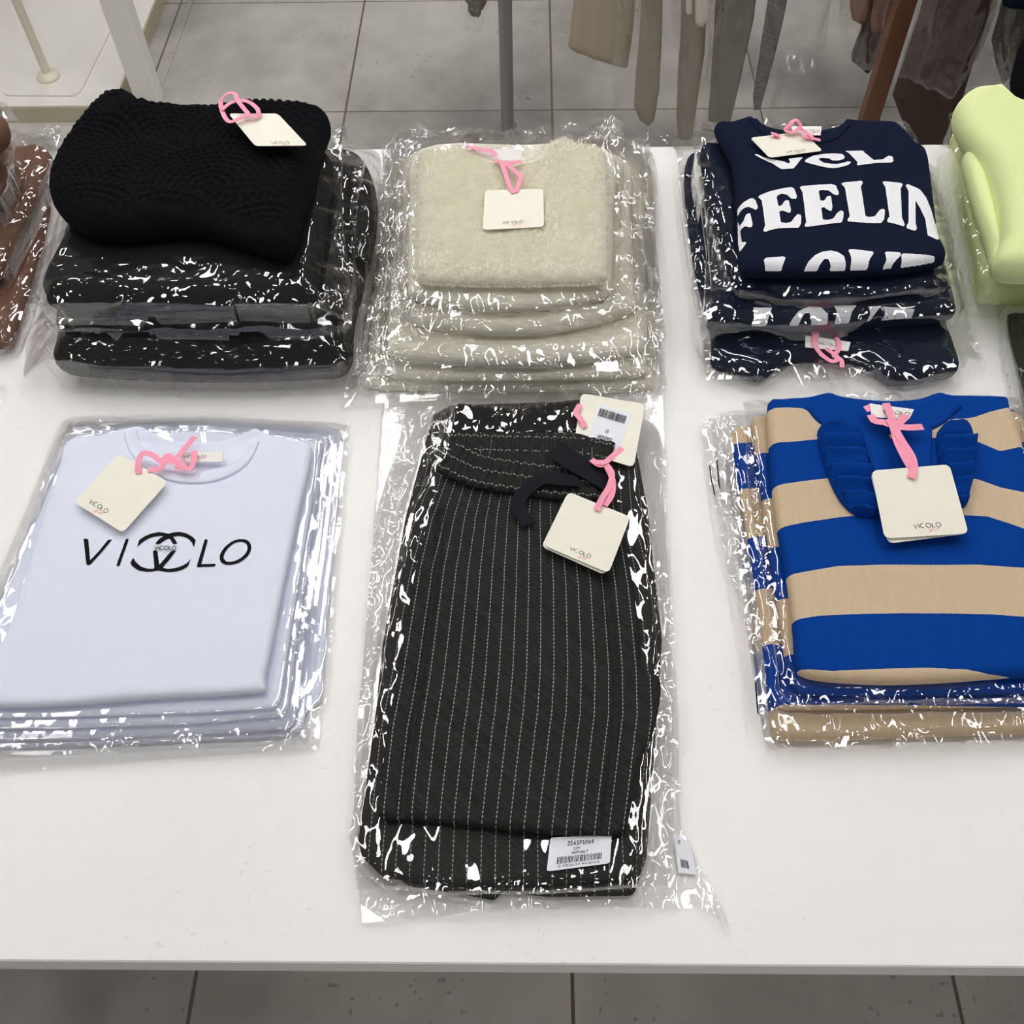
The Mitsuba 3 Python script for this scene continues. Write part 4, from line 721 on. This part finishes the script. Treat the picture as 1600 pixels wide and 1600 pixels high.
ribbon(t, [[(0.0748,0.6484,0.803),(0.0809,0.6613,0.806),(0.0902,0.6777,0.808),(0.094,0.6959,0.808),(0.0875,0.7122,0.806)], [(0.0844,0.6545,0.803),(0.0928,0.6684,0.806),(0.0944,0.6875,0.807),(0.0888,0.7085,0.806)], [(0.0742,0.7141,0.806),(0.0866,0.7125,0.808),(0.0968,0.7226,0.807),(0.1079,0.7348,0.806)], [(0.0715,0.7186,0.805),(0.08,0.7103,0.806),(0.0903,0.7114,0.807)]], .007)

# ---------------------------------------------------------------- striped jumpers, front right
tr = Terrain(.14, .86, .30, .92)
def simple_stripes(y0, w, sl=0.0): return lambda p: np.column_stack([p[:, 0], (y0 - p[:, 1] - sl * p[:, 0]) / w])
BL = [
    ('striped jumper in a clear bag, bottom of the striped pile, beige in front', .0, .026, [(0.2611,0.7912),(0.2823,0.8013),(0.4456,0.8215),(0.6203,0.8166),(0.5875,0.5956),(0.5435,0.4116),(0.5065,0.4074),(0.3751,0.4029),(0.3093,0.3999),(0.2581,0.3984),(0.2475,0.4067),(0.2505,0.4686),(0.256,0.5957)],
     [(0.2156,0.8205),(0.2637,0.8288),(0.4536,0.843),(0.647,0.8358),(0.6098,0.6035),(0.5673,0.3962),(0.442,0.3917),(0.3367,0.3886),(0.2391,0.3842),(0.2363,0.4234),(0.2347,0.5211),(0.2209,0.6565)], (.508, .078, .0)),
    ('striped jumper in a clear bag, second from the bottom of the striped pile', .026, .015, [(0.2459,0.7925),(0.2784,0.8005),(0.4382,0.8143),(0.6105,0.8115),(0.568,0.583),(0.5361,0.4278),(0.3734,0.4246),(0.2535,0.4229),(0.2459,0.4442),(0.2484,0.5345),(0.2476,0.6518)],
     [(0.223,0.8153),(0.2668,0.8214),(0.4448,0.8332),(0.6313,0.8261),(0.5881,0.589),(0.5595,0.4266),(0.3758,0.4219),(0.2324,0.4174),(0.233,0.4634),(0.2316,0.5891),(0.2219,0.714)], (.495, .068, .0)),
    ('striped jumper in a clear bag directly under the topmost striped jumper', .041, .015, [(0.2694,0.7991),(0.3076,0.8051),(0.4339,0.8127),(0.5967,0.81),(0.5529,0.5745),(0.526,0.4355),(0.3708,0.4324),(0.2716,0.4336),(0.2637,0.4592),(0.265,0.5746),(0.2669,0.6963)],
     [(0.2647,0.8266),(0.3767,0.8324),(0.601,0.8314),(0.5923,0.7014),(0.5551,0.5006),(0.5437,0.4293),(0.3716,0.4247),(0.2672,0.419),(0.2541,0.4358),(0.2548,0.5391),(0.2542,0.7022)], (.478, .066, .01)),
]
for i, (lab, z, th, g, b, (y0, w, sl)) in enumerate(BL):
    k, s_, f_ = bagged('folded_striped_jumper', lab, 'jumper', 'bagged striped jumpers', tr, round_poly(g, .012), z, th, 'm_stripe', Polygon(b), 120 + i, amp=.0017, gamp=.002, r=.010, uv=simple_stripes(y0, w, sl), stretch=(1, 1.7), slope=.35, step=.006)
    marks = [[(0.2201,0.7539),(0.2212,0.7056)], [(0.2293,0.7598),(0.2284,0.7151)]] if i == 0 else [[(0.2333,0.4532),(0.2312,0.4162)]] if i == 1 else [[(0.2542,0.4534),(0.2527,0.4335)]]
    for m_ in marks: patch('printed_mark', k, [LineString(m_).buffer(.0007)], f_, 'm_ink', lift=.0012, step=.004, label='thin black printed line')
k = thing('striped_jumper', 'blue and beige striped jumper with a frilled collar on top of the striped pile', 'jumper')
gs = Polygon(catmull([(0.2876,0.804),(0.307,0.8101),(0.3369,0.813),(0.362,0.8201),(0.3765,0.8139),(0.4048,0.8086),(0.4367,0.8064),(0.4681,0.8094),(0.4943,0.8195),(0.508,0.8153),(0.547,0.8141),(0.5746,0.8109),(0.5745,0.7937),(0.5728,0.7351),(0.5662,0.647),(0.556,0.5636),(0.5328,0.4581),(0.5261,0.4439),(0.4957,0.4446),(0.4569,0.4424),(0.4218,0.4395),(0.3594,0.4366),(0.2981,0.44),(0.2735,0.4463),(0.2688,0.4577),(0.2727,0.5107),(0.2742,0.5621),(0.273,0.6225),(0.2753,0.6804),(0.28,0.7418)], 3, True)).buffer(0)
SB = [[(0.279,0.7895),(0.3058,0.7909),(0.3262,0.7889),(0.3379,0.7792),(0.3643,0.7707),(0.4926,0.7702),(0.5226,0.7738),(0.5455,0.7833),(0.5709,0.7909),(0.6224,0.7965)],[(0.2719,0.7357),(0.3039,0.7379),(0.3363,0.7426),(0.3769,0.7435),(0.492,0.7431),(0.5195,0.7382),(0.5416,0.7243),(0.5692,0.7318),(0.6058,0.7398)],[(0.2636,0.6735),(0.3096,0.6814),(0.3441,0.6866),(0.3949,0.6882),(0.4737,0.6898),(0.5057,0.6834),(0.5278,0.6722),(0.5545,0.6646),(0.5829,0.6618)],[(0.2559,0.6149),(0.3009,0.6254),(0.3402,0.6319),(0.3708,0.6352),(0.3978,0.6335),(0.4827,0.635),(0.504,0.6333),(0.5258,0.6234),(0.5408,0.6152),(0.5679,0.6103)],[(0.2477,0.5532),(0.2966,0.563),(0.3293,0.5692),(0.3719,0.5707),(0.4247,0.5707),(0.4775,0.5713),(0.5274,0.5669),(0.554,0.5629)],[(0.2405,0.4987),(0.2983,0.5089),(0.3345,0.5109),(0.3859,0.5118),(0.437,0.5119),(0.4751,0.511),(0.5109,0.5075),(0.5369,0.5046)],[(0.2345,0.4535),(0.2713,0.4495),(0.303,0.4465),(0.3478,0.4482),(0.3976,0.4497),(0.4343,0.4484),(0.458,0.4446),(0.4931,0.4436),(0.5189,0.4431)]]
def top_stripes(p):
    Y = np.array([np.interp(p[:, 0], np.array(b)[:, 0], np.array(b)[:, 1]) for b in SB])      # falling
    Y = np.vstack([Y[:1] + .08, Y, Y[-1:] - .08])
    v = np.zeros(len(p))
    for i in range(len(Y) - 1):
        m = (p[:, 1] <= Y[i]) & (p[:, 1] >= Y[i + 1]); v[m] = i + ((Y[i] - p[:, 1]) / (Y[i] - Y[i + 1]))[m]
    v[p[:, 1] < Y[-1]] = len(Y) - 1.01
    return np.column_stack([p[:, 0], v])
(nx2, ny2), = [(0.4262,0.7748)]
ss = cloth('body', k, gs, .056, .022, 'm_stripe', r=.010, step=.0035, seed=131, amp=.0022, size=.12, uv=top_stripes, mod=lambda p, d: -.004 * np.exp(-((p[:, 0] - nx2) / .035) ** 2 - ((p[:, 1] - ny2) / .018) ** 2))
band(k, 'neck_band', [(0.3425,0.7935),(0.3517,0.7755),(0.3703,0.7617),(0.3923,0.7597),(0.42,0.7635),(0.4469,0.7634),(0.471,0.7711),(0.4916,0.7888),(0.5051,0.8008)], .028, lambda x, y: ss(x, y) - .002, 'm_blue', rib=.0020, thick=.006, pitch=.0034, step=.0022)
pk = Polygon([(0.3845,0.7656),(0.4731,0.7672),(0.4491,0.6739),(0.424,0.6372),(0.3824,0.633),(0.3897,0.6921)]).buffer(0).difference(Polygon([(0.4143,0.7723),(0.4278,0.7723),(0.4312,0.6938),(0.4268,0.6901)]))
cloth('placket', k, pk, lambda x, y: ss(x, y) - .001, .005, 'm_blue', r=.003, step=.003, amp=.0004)
def frill(pts, seed, flip):
    poly = Polygon(catmull(pts, 4, True)).buffer(0)
    def mod(p, d):
        t = (p[:, 1] + .10 * (p[:, 0] - poly.centroid.x) * flip) / .0205
        q = np.column_stack([p * 22, p[:, :1] * 0])
        t = t + .5 * (meshkit.noise(q, seed) - .5)
        saw = t - np.floor(t)
        return .014 * np.minimum(saw * 1.25, (1 - saw) * 5) + .0006 * np.sin(p[:, 1] / .0022 * 2 * math.pi)
    return cloth('frill', k, poly, lambda x, y: ss(x, y) - .001, .008, 'm_blue', r=.004, step=.0022, seed=seed, amp=.0008, mod=mod, label='gathered blue frill')
frill([(0.3365,0.7527),(0.3538,0.7585),(0.378,0.7526),(0.384,0.7449),(0.3846,0.7166),(0.3857,0.6846),(0.3833,0.6362),(0.3682,0.6302),(0.3539,0.6363),(0.3432,0.6553),(0.3369,0.6847),(0.3343,0.7214)], 3, 1)
frill([(0.4735,0.7484),(0.495,0.7579),(0.5098,0.7521),(0.5139,0.733),(0.5041,0.6996),(0.4918,0.6673),(0.4842,0.6481),(0.4741,0.6412),(0.4673,0.6481),(0.4677,0.6799),(0.4654,0.7071)], 4, -1)
neck_label(k, [(0.397,0.7798,0.831),(0.4471,0.7708,0.831),(0.4393,0.7578,0.828),(0.3973,0.7618,0.828)], frac=(.3, .25, .66))
t = hang_tag(k, [(0.3764,0.6746,0.84),(0.464,0.6832,0.84),(0.4686,0.5994,0.828),(0.3783,0.593,0.828)], hole=(.5, .88), text=(.37, .115, .33), second=[(0.3762,0.6743,0.838),(0.4637,0.6821,0.838),(0.471,0.6022,0.825),(0.3824,0.5892,0.825)])
ribbon(t, [[(0.4176,0.6633,0.842),(0.4231,0.6775,0.843),(0.4266,0.6982,0.837),(0.4209,0.7184,0.837),(0.417,0.7398,0.836),(0.4166,0.7578,0.835),(0.4156,0.779,0.833)], [(0.4217,0.6746,0.841),(0.4176,0.6932,0.84),(0.4156,0.7192,0.836),(0.4156,0.7398,0.836),(0.4142,0.753,0.835)],
           [(0.3921,0.7736,0.828),(0.4032,0.7785,0.829)], [(0.3957,0.764,0.83),(0.3984,0.7553,0.83),(0.4073,0.7508,0.832),(0.4168,0.7444,0.835),(0.4291,0.7528,0.834),(0.4361,0.7622,0.832)], [(0.4164,0.7425,0.835),(0.4339,0.7414,0.834),(0.4512,0.7439,0.832)]], .009)

# ---------------------------------------------------------------- lime sweatshirts, back right edge
tr = Terrain(.50, 1.10, .82, 1.62)
gl = smooth_poly([(0.6415,1.3355),(0.6612,1.377),(0.7323,1.4007),(0.8703,1.3988),(0.847,1.2356),(0.7892,1.031),(0.7015,1.0242),(0.6331,1.0248),(0.6094,1.0324),(0.6109,1.073),(0.6263,1.209)], 4)
bl = Polygon([(0.6364,1.3493),(0.6626,1.4279),(0.69,1.4141),(0.8959,1.4231),(0.9112,1.2868),(0.8533,1.0355),(0.7218,1.0364),(0.6174,1.0347),(0.6153,1.0913),(0.6229,1.2155)])
bagged('folded_lime_sweatshirt', 'lime sweatshirt in a clear bag under the topmost lime sweatshirt', 'sweatshirt', None, tr, gl, 0, .085, 'm_lime', bl, 141, amp=.0022, gamp=.005, r=.03, slope=.8)
k = thing('lime_sweatshirt', 'pale lime sweatshirt with a folded sleeve on top of its stack at right', 'sweatshirt')
ga = Polygon(catmull([(0.6106,1.3034),(0.6247,1.3313),(0.6441,1.3501),(0.6694,1.3545),(0.6911,1.359),(0.7009,1.3334),(0.7178,1.3143),(0.8052,1.313),(0.8018,1.1393),(0.7711,0.9998),(0.6508,0.9725),(0.6032,0.9729),(0.5873,0.9848),(0.5929,1.0062),(0.6058,1.0305),(0.6178,1.0884),(0.6232,1.1413),(0.6232,1.1882),(0.6147,1.2313),(0.6094,1.2609)], 4, True)).buffer(0)
sl = cloth('body', k, ga, .092, .055, 'm_lime', r=.022, step=.006, seed=151, amp=.007, size=.10)
gv = smooth_poly([(0.61,1.2233),(0.6202,1.2319),(0.6272,1.2173),(0.6317,1.1859),(0.6279,1.131),(0.6209,1.0785),(0.6178,1.0481),(0.6035,1.0064),(0.5947,1.0041),(0.5996,1.0483),(0.601,1.0995),(0.6044,1.1612)], 4)
cloth('sleeve', k, gv, .084, .040, 'm_lime', r=.018, step=.005, seed=152, amp=.003)

# ---------------------------------------------------------------- brown garments, left edge
tr = Terrain(-1.25, -.56, .80, 1.62)
gb1 = smooth_poly([(-0.7483,1.3051),(-0.7276,1.2437),(-0.7114,1.1155),(-0.7057,1.0366),(-0.7036,0.9673),(-0.7197,0.9566),(-0.8225,0.9489),(-0.8987,1.0127),(-0.9464,1.3073),(-0.8847,1.3675),(-0.7974,1.3502)], 4)
bb1 = Polygon([(-0.7449,1.3658),(-0.7611,1.4433),(-0.8041,1.4301),(-0.968,1.4135),(-1.0239,1.3082),(-0.9268,0.9514),(-0.7662,0.92),(-0.71,0.936),(-0.6997,0.9549),(-0.7014,1.0621),(-0.7145,1.214)])
(q1,) = [(-0.7617,1.4295)]
bagged('folded_brown_jumper', 'brown jumper in a clear bag lowest at the left edge of the table', 'jumper', 'bagged brown jumpers', tr, gb1, 0, .03, 'm_brown', bb1, 161, amp=.002, gamp=.004, curls=[(*q1, .03, .02)], stretch=(1, 2.5), rot=-.4)
gb2 = smooth_poly([(-0.7856,1.3363),(-0.7594,1.3424),(-0.735,1.3261),(-0.7273,1.2978),(-0.7283,1.1905),(-0.7292,1.11),(-0.7312,1.0678),(-0.7483,1.0473),(-0.8334,1.0353),(-0.9109,1.1009),(-0.9314,1.3191),(-0.8497,1.3435)], 4)
bb2 = Polygon([(-0.8032,1.3898),(-0.7668,1.3761),(-0.7341,1.3529),(-0.7193,1.268),(-0.7235,1.1658),(-0.7216,1.0452),(-0.7517,1.0152),(-0.8556,1.0085),(-0.9473,1.086),(-0.989,1.3823),(-0.884,1.4059)])
bagged('folded_brown_jumper', 'brown jumper in a shiny clear bag lying over the lowest brown one', 'jumper', 'bagged brown jumpers', tr, gb2, .034, .035, 'm_brown', bb2, 162, amp=.002, gamp=.005, stretch=(1, 2.5), rot=-.4)
gb3 = smooth_poly([(-0.7749,1.2862),(-0.7594,1.2662),(-0.749,1.2185),(-0.7472,1.1754),(-0.7526,1.1339),(-0.838,1.1212),(-0.9136,1.2059),(-0.894,1.3111),(-0.8288,1.3181)], 4)
bb3 = Polygon([(-0.8081,1.3907),(-0.7922,1.3838),(-0.7788,1.3253),(-0.7465,1.248),(-0.7326,1.1753),(-0.7354,1.1067),(-0.8465,1.0946),(-0.9361,1.1917),(-0.9401,1.3597),(-0.8456,1.3714)])
(q1,) = [(-0.7972,1.3806)]
bagged('folded_brown_jumper', 'brown jumper in a clear bag cut off by the left edge of the photo', 'jumper', 'bagged brown jumpers', tr, gb3, .078, .04, 'm_brown', bb3, 163, amp=.002, gamp=.005, curls=[(*q1, .03, .02)])
k = thing('brown_roll', 'rolled brown garment on top of the brown stack at the left edge', 'jumper')
cloth('body', k, smooth_poly([(-0.7404,1.252),(-0.7296,1.2429),(-0.7234,1.2251),(-0.7262,1.2106),(-0.7433,1.1907),(-0.8285,1.1804),(-0.8706,1.2242),(-0.8008,1.2589)], 4), .136, .045, 'm_brown', r=.022, step=.006, amp=.003, seed=165)
# a clear bag corner at the far left, and black knitwear in a bag at the far right
tr = Terrain(-1.15, -.60, .55, 1.02)
bagged('folded_grey_tee', 'clear bag corner at the left edge below the brown jumpers', 'T-shirt', None, tr, round_poly([(-0.7222,0.8685),(-0.8843,0.8693),(-0.8636,0.7312),(-0.7,0.721)], .01), 0, .01, 'm_tee', Polygon([(-0.6965,0.8966),(-0.9034,0.8908),(-0.8794,0.7049),(-0.7029,0.6998),(-0.6926,0.7944)]), 171, amp=.001, gamp=.002)
tr = Terrain(.54, 1.05, .60, 1.10)
gx = smooth_poly([(0.6446,0.9941),(0.6596,0.9989),(0.7699,0.9957),(0.7663,0.8353),(0.6487,0.8149),(0.6261,0.8359),(0.6328,0.9011)], 4)
bagged('bagged_black_jumper', 'black jumper in a crumpled clear bag at the right edge below the lime stack', 'jumper', None, tr, gx, 0, .04, 'm_black_cloth', Polygon([(0.6519,1.0319),(0.6786,1.0393),(0.8096,1.0358),(0.7957,0.7998),(0.6656,0.79),(0.6317,0.8274),(0.6401,0.9426)]), 172, amp=.0022, gamp=.004, slope=.6)

# ---------------------------------------------------------------- clothes rails behind the table, right
RAIL_Z, RAIL_Y = 1.42, 2.32
k = thing('clothes_rail', 'grey metal clothes rail whose round post stands behind the cream stack', 'clothes rail')
px_, py_ = -.0565, 2.32
put('post', cyl((px_, py_, .03), (px_, py_, RAIL_Z), .0165), 'm_steel', k, smooth=40)
put('post', cyl((1.75, py_, .03), (1.75, py_, RAIL_Z), .0165), 'm_steel', k, smooth=40)
put('rail', cyl((px_ - .45, py_, RAIL_Z), (1.80, py_, RAIL_Z), .0135), 'm_steel', k, smooth=40)
put('foot', bbox(px_ - .02, px_ + .02, py_ - .20, py_ + .20, 0, .03, .003), 'm_steel', k, smooth=False)
put('foot', bbox(1.73, 1.77, py_ - .20, py_ + .20, 0, .03, .003), 'm_steel', k, smooth=False)
k = thing('wooden_rack', 'slim reddish brown wooden post standing on the tiles behind the navy stack', 'rack')
(wx0, _), (wx1, _) = [(0.8211,0.5289),(0.865,0.5284)]
put('post', bbox(wx0, wx1, 2.22, 2.255, 0, 1.50, .002), 'm_wood', k, smooth=False)
put('post', bbox(wx0, wx1, 3.3, 3.335, 0, 1.50, .002), 'm_wood', k, smooth=False)
put('top_bar', bbox(wx0, wx1, 2.20, 3.36, 1.50, 1.53, .002), 'm_wood', k, smooth=False)

def hung(poly, Y, thick, seed, fold=.012, pitch=.045, step=.012, r=None):
    """A hanging sheet of cloth with vertical folds, both faces; poly in (x, z)."""
    r = r or thick * .8
    pts, f, d = tri_poly(poly, step, [r * .1, r * .35, r * .7])
    s = np.clip(d / r, 0, 1); prof = np.sqrt(1 - (1 - s) ** 2)
    q = np.column_stack([pts[:, 0] / pitch, pts[:, 1] * 1.2, pts[:, 0] * 0])
    fo = fold * (meshkit.fbm(q, 2, seed) - .5) * 2
    yf, yb = Y - thick / 2 * prof + fo, Y + thick / 2 * prof + fo
    n = len(pts); edge = d == 0
    remap = np.arange(n); remap[~edge] = n + np.arange((~edge).sum())
    V = np.vstack([np.column_stack([pts[:, 0], yf, pts[:, 1]]), np.column_stack([pts[~edge, 0], yb[~edge], pts[~edge, 1]])])
    return trimesh.Trimesh(V, np.vstack([f, remap[f][:, ::-1]]), process=False)
def up_to(pts, z=1.36, shrink=.8):
    """Carries a hanging outline on to its hanger above the picture."""
    p = Polygon(pts).buffer(0); x0, _, x1, z1 = p.bounds
    top = [q for q in pts if q[1] > z1 - .06]; a, b = min(q[0] for q in top), max(q[0] for q in top); c = (a + b) / 2; w = (b - a) / 2
    return unary_union([p, Polygon([(a, z1 - .03), (b, z1 - .03), (c + w * shrink, z), (c - w * shrink, z)])]).buffer(0)
def hanger(parent, x, y):
    path = [(x, y, 1.345), (x, y, RAIL_Z - .02), (x + .014, y, RAIL_Z + .006), (x, y, RAIL_Z + .020), (x - .016, y, RAIL_Z + .004)]
    c = catmull(path, 5)
    put('hook', cat_mesh([cyl(a, b, .002, 8) for a, b in zip(c[:-1], c[1:])]), 'm_steel', parent, smooth=40)
def cover(parent, poly, Y, seed, bulge=.03, step=.010, amp=.006):
    """A clear garment cover hanging in long creases round the clothes."""
    pts, f, d = tri_poly(poly, step)
    X, Z = pts[:, 0], pts[:, 1]
    cr = crinkle(X, Z, seed, amp, (1, 3.2), 0.05)
    s = np.clip(d / .03, 0, 1)
    ms = [(np.column_stack([X, Y - bulge * s + cr * .6, Z]), f), (np.column_stack([X, Y + bulge * s + cr * .6, Z]), f[:, ::-1])]
    put('plastic_cover', cat_mesh(ms), 'm_film', parent, smooth=True, label='clear plastic garment cover')
def hang(name, label, cat, Y, pieces, cov=None, seed=1, group=None, bulge=.03, amp=.006):
    k = thing(name, label, cat, group)
    for i, (part, pts, mat, thick, fold, dy) in enumerate(pieces):
        put(part, hung(up_to(pts), Y + dy, thick, seed + i, fold), mat, k, smooth=50)
    if cov is not None: cover(k, up_to(cov, 1.34), Y, seed + 7, bulge, amp=amp)
    x = np.mean([q[0] for q in pieces[0][1]]); hanger(k, float(x), RAIL_Y if Y > 2.25 else Y)
    return k
hang('beige_coat', 'beige coat with a slanting hem hanging in front of the tiles', 'coat', 2.34,
     [('body', [(0.1108,0.5314),(0.104,0.4718),(0.0939,0.3579),(0.1148,0.3412),(0.179,0.317),(0.2372,0.2995),(0.2449,0.3028),(0.2504,0.4081),(0.2491,0.5299)], 'm_coat', .03, .008, 0)], seed=3)
hang('taupe_trousers', 'long taupe garment in a clear cover hanging beside the beige coat', 'trousers', 2.30,
     [('leg', [(0.2564,0.5504),(0.2612,0.4306),(0.2619,0.317),(0.2636,0.2212),(0.2838,0.1755),(0.3046,0.1641),(0.3196,0.1788),(0.3237,0.2649),(0.3158,0.3984),(0.3026,0.5499)], 'm_taupe', .03, .008, 0),
      ('leg', [(0.3459,0.5494),(0.3615,0.398),(0.3673,0.299),(0.3789,0.1746),(0.3904,0.1065),(0.4272,0.1062),(0.4264,0.2107),(0.4263,0.3487),(0.4066,0.5488)], 'm_taupe', .03, .008, .02)],
     cov=[(0.2014,0.551),(0.2061,0.3996),(0.2008,0.3176),(0.2287,0.1195),(0.4254,0.0946),(0.4321,0.1924),(0.4376,0.3972),(0.4268,0.5486)], seed=13)
hang('pale_top', 'pale pinkish tie ends of a garment hanging above the taupe trousers', 'top', 2.22,
     [('strap', [(0.3409,0.5906),(0.3535,0.5017),(0.3596,0.4987),(0.3664,0.5016),(0.3576,0.5904)], 'm_pale', .012, .001, 0),
      ('strap', [(0.3618,0.5903),(0.3764,0.4806),(0.3868,0.4685),(0.398,0.4714),(0.4066,0.4923),(0.4008,0.5899)], 'm_pale', .02, .002, 0)], seed=23)
hang('sequin_scarf', 'long dark glittering strip of a garment hanging under a clear cover', 'scarf', 2.26,
     [('panel', [(0.5384,0.5679),(0.5409,0.4806),(0.5465,0.3387),(0.5495,0.271),(0.5596,0.2323),(0.5748,0.2357),(0.5776,0.2879),(0.5828,0.3872),(0.5848,0.4802),(0.5809,0.5674)], 'm_glitter', .014, .004, 0),
      ('lining', [(0.4194,0.5692),(0.436,0.4204),(0.4489,0.2719),(0.4555,0.1827),(0.5118,0.1543),(0.5184,0.3055),(0.523,0.4505),(0.5158,0.5681)], 'm_dim', .014, .012, .03)],
     cov=[(0.4052,0.5693),(0.4226,0.3888),(0.4425,0.1362),(0.6223,0.1884),(0.6202,0.338),(0.6608,0.3343),(0.6983,0.3699),(0.6772,0.5664)], seed=33, bulge=.04)
hang('rose_trousers', 'dusty rose garment with two rounded ends in a clear cover', 'trousers', 2.31,
     [('leg', [(0.7356,0.5401),(0.7461,0.4661),(0.7608,0.4322),(0.7813,0.4227),(0.7939,0.4319),(0.7853,0.4957),(0.779,0.5396)], 'm_rose', .024, .004, 0),
      ('leg', [(0.7848,0.5395),(0.7978,0.4503),(0.8089,0.4098),(0.837,0.4064),(0.8545,0.4188),(0.8484,0.4801),(0.8397,0.5389)], 'm_rose', .024, .004, -.01),
      ('skirt', [(0.8028,0.3877),(0.7957,0.3223),(0.801,0.3021),(0.8522,0.2638),(0.8613,0.2879),(0.8638,0.387),(0.8396,0.5099),(0.7666,0.5107)], 'm_dark_brown', .02, .005, .05)],
     cov=[(0.7125,0.5403),(0.727,0.4357),(0.782,0.3391),(0.8046,0.3122),(0.8386,0.3017),(0.858,0.3217),(0.859,0.4343),(0.8484,0.5389)], seed=43)
hang('brown_dress', 'dark brown garment in a shiny clear cover hanging behind the lime stack', 'dress', 2.10,
     [('skirt', [(0.8238,0.6469),(0.83,0.5519),(0.831,0.4496),(0.8299,0.3715),(0.8771,0.2968),(0.927,0.2322),(0.9437,0.2179),(1.0081,0.2173),(0.9938,0.3208),(0.9837,0.4481),(0.9759,0.5644),(0.9681,0.6454)], 'm_dark_brown', .05, .014, 0)],
     cov=[(0.8185,0.647),(0.8218,0.552),(0.8288,0.4189),(0.8768,0.3838),(0.9216,0.3706),(0.9532,0.3541),(0.9692,0.3669),(0.9924,0.4631),(0.9908,0.5642),(0.9838,0.6452)], seed=53, bulge=.045, amp=.007)
hang('black_lace_top', 'sheer black garment with pale flecks in a clear cover at the upper right', 'top', 2.16,
     [('body', [(1.0146,0.6141),(1.0246,0.5308),(1.0297,0.4722),(1.0642,0.4108),(1.0969,0.3628),(1.1113,0.3787),(1.1995,0.3779),(1.1548,0.6125)], 'm_glitter', .02, .008, 0)],
     cov=[(1.0093,0.6141),(1.0191,0.5308),(1.0226,0.4723),(1.0607,0.4046),(1.0977,0.3531),(1.1235,0.3626),(1.221,0.3616),(1.1683,0.6124)], seed=63)
hang('navy_skirt', 'dark navy hem hanging in the upper right corner', 'skirt', 2.06,
     [('body', [(0.9625,0.666),(0.9789,0.6027),(1.0006,0.5944),(1.081,0.5908),(1.127,0.6642)], 'm_navy', .03, .006, 0)], seed=73)
hang('black_coat', 'plain black rounded sleeve at the right edge behind the lime sweatshirt', 'coat', 2.0,
     [('sleeve', [(1.0443,0.6959),(1.0315,0.6057),(1.0252,0.5566),(1.0227,0.5228),(1.0321,0.4642),(1.0526,0.4184),(1.0823,0.3994),(1.2125,0.3697),(1.169,0.6945)], 'm_black_cloth', .08, .004, 0)], seed=83)
hang('patterned_scarf', 'dark patterned end of a garment hanging beside the grey rail post', 'scarf', 2.36,
     [('end', [(-0.1395,0.5239),(-0.147,0.4358),(-0.1384,0.4231),(-0.1291,0.4246),(-0.1216,0.4198),(-0.1149,0.4323),(-0.1142,0.5236)], 'm_glitter', .016, .003, 0),
      ('lining', [(-0.1558,0.5241),(-0.1536,0.4545),(-0.1362,0.4357),(-0.1118,0.4323),(-0.0987,0.4571),(-0.0933,0.5234)], 'm_rose', .010, .003, .012)],
     cov=[(-0.1647,0.5242),(-0.1689,0.4011),(-0.1396,0.3651),(-0.127,0.3649),(-0.1001,0.4164),(-0.0874,0.5233)], seed=93, bulge=.015, amp=.003)
k = thing('clear_garment_cover', 'empty clear garment cover hanging in front of the tiles left of the rail post', 'garment cover')
cover(k, up_to([(-0.3133,0.5155),(-0.329,0.3587),(-0.2964,0.3517),(-0.2503,0.3711),(-0.2262,0.5146)], 1.34), 2.38, 103, .012, amp=.003)
hanger(k, float([(-0.274,0.4543)][0][0]), RAIL_Y)
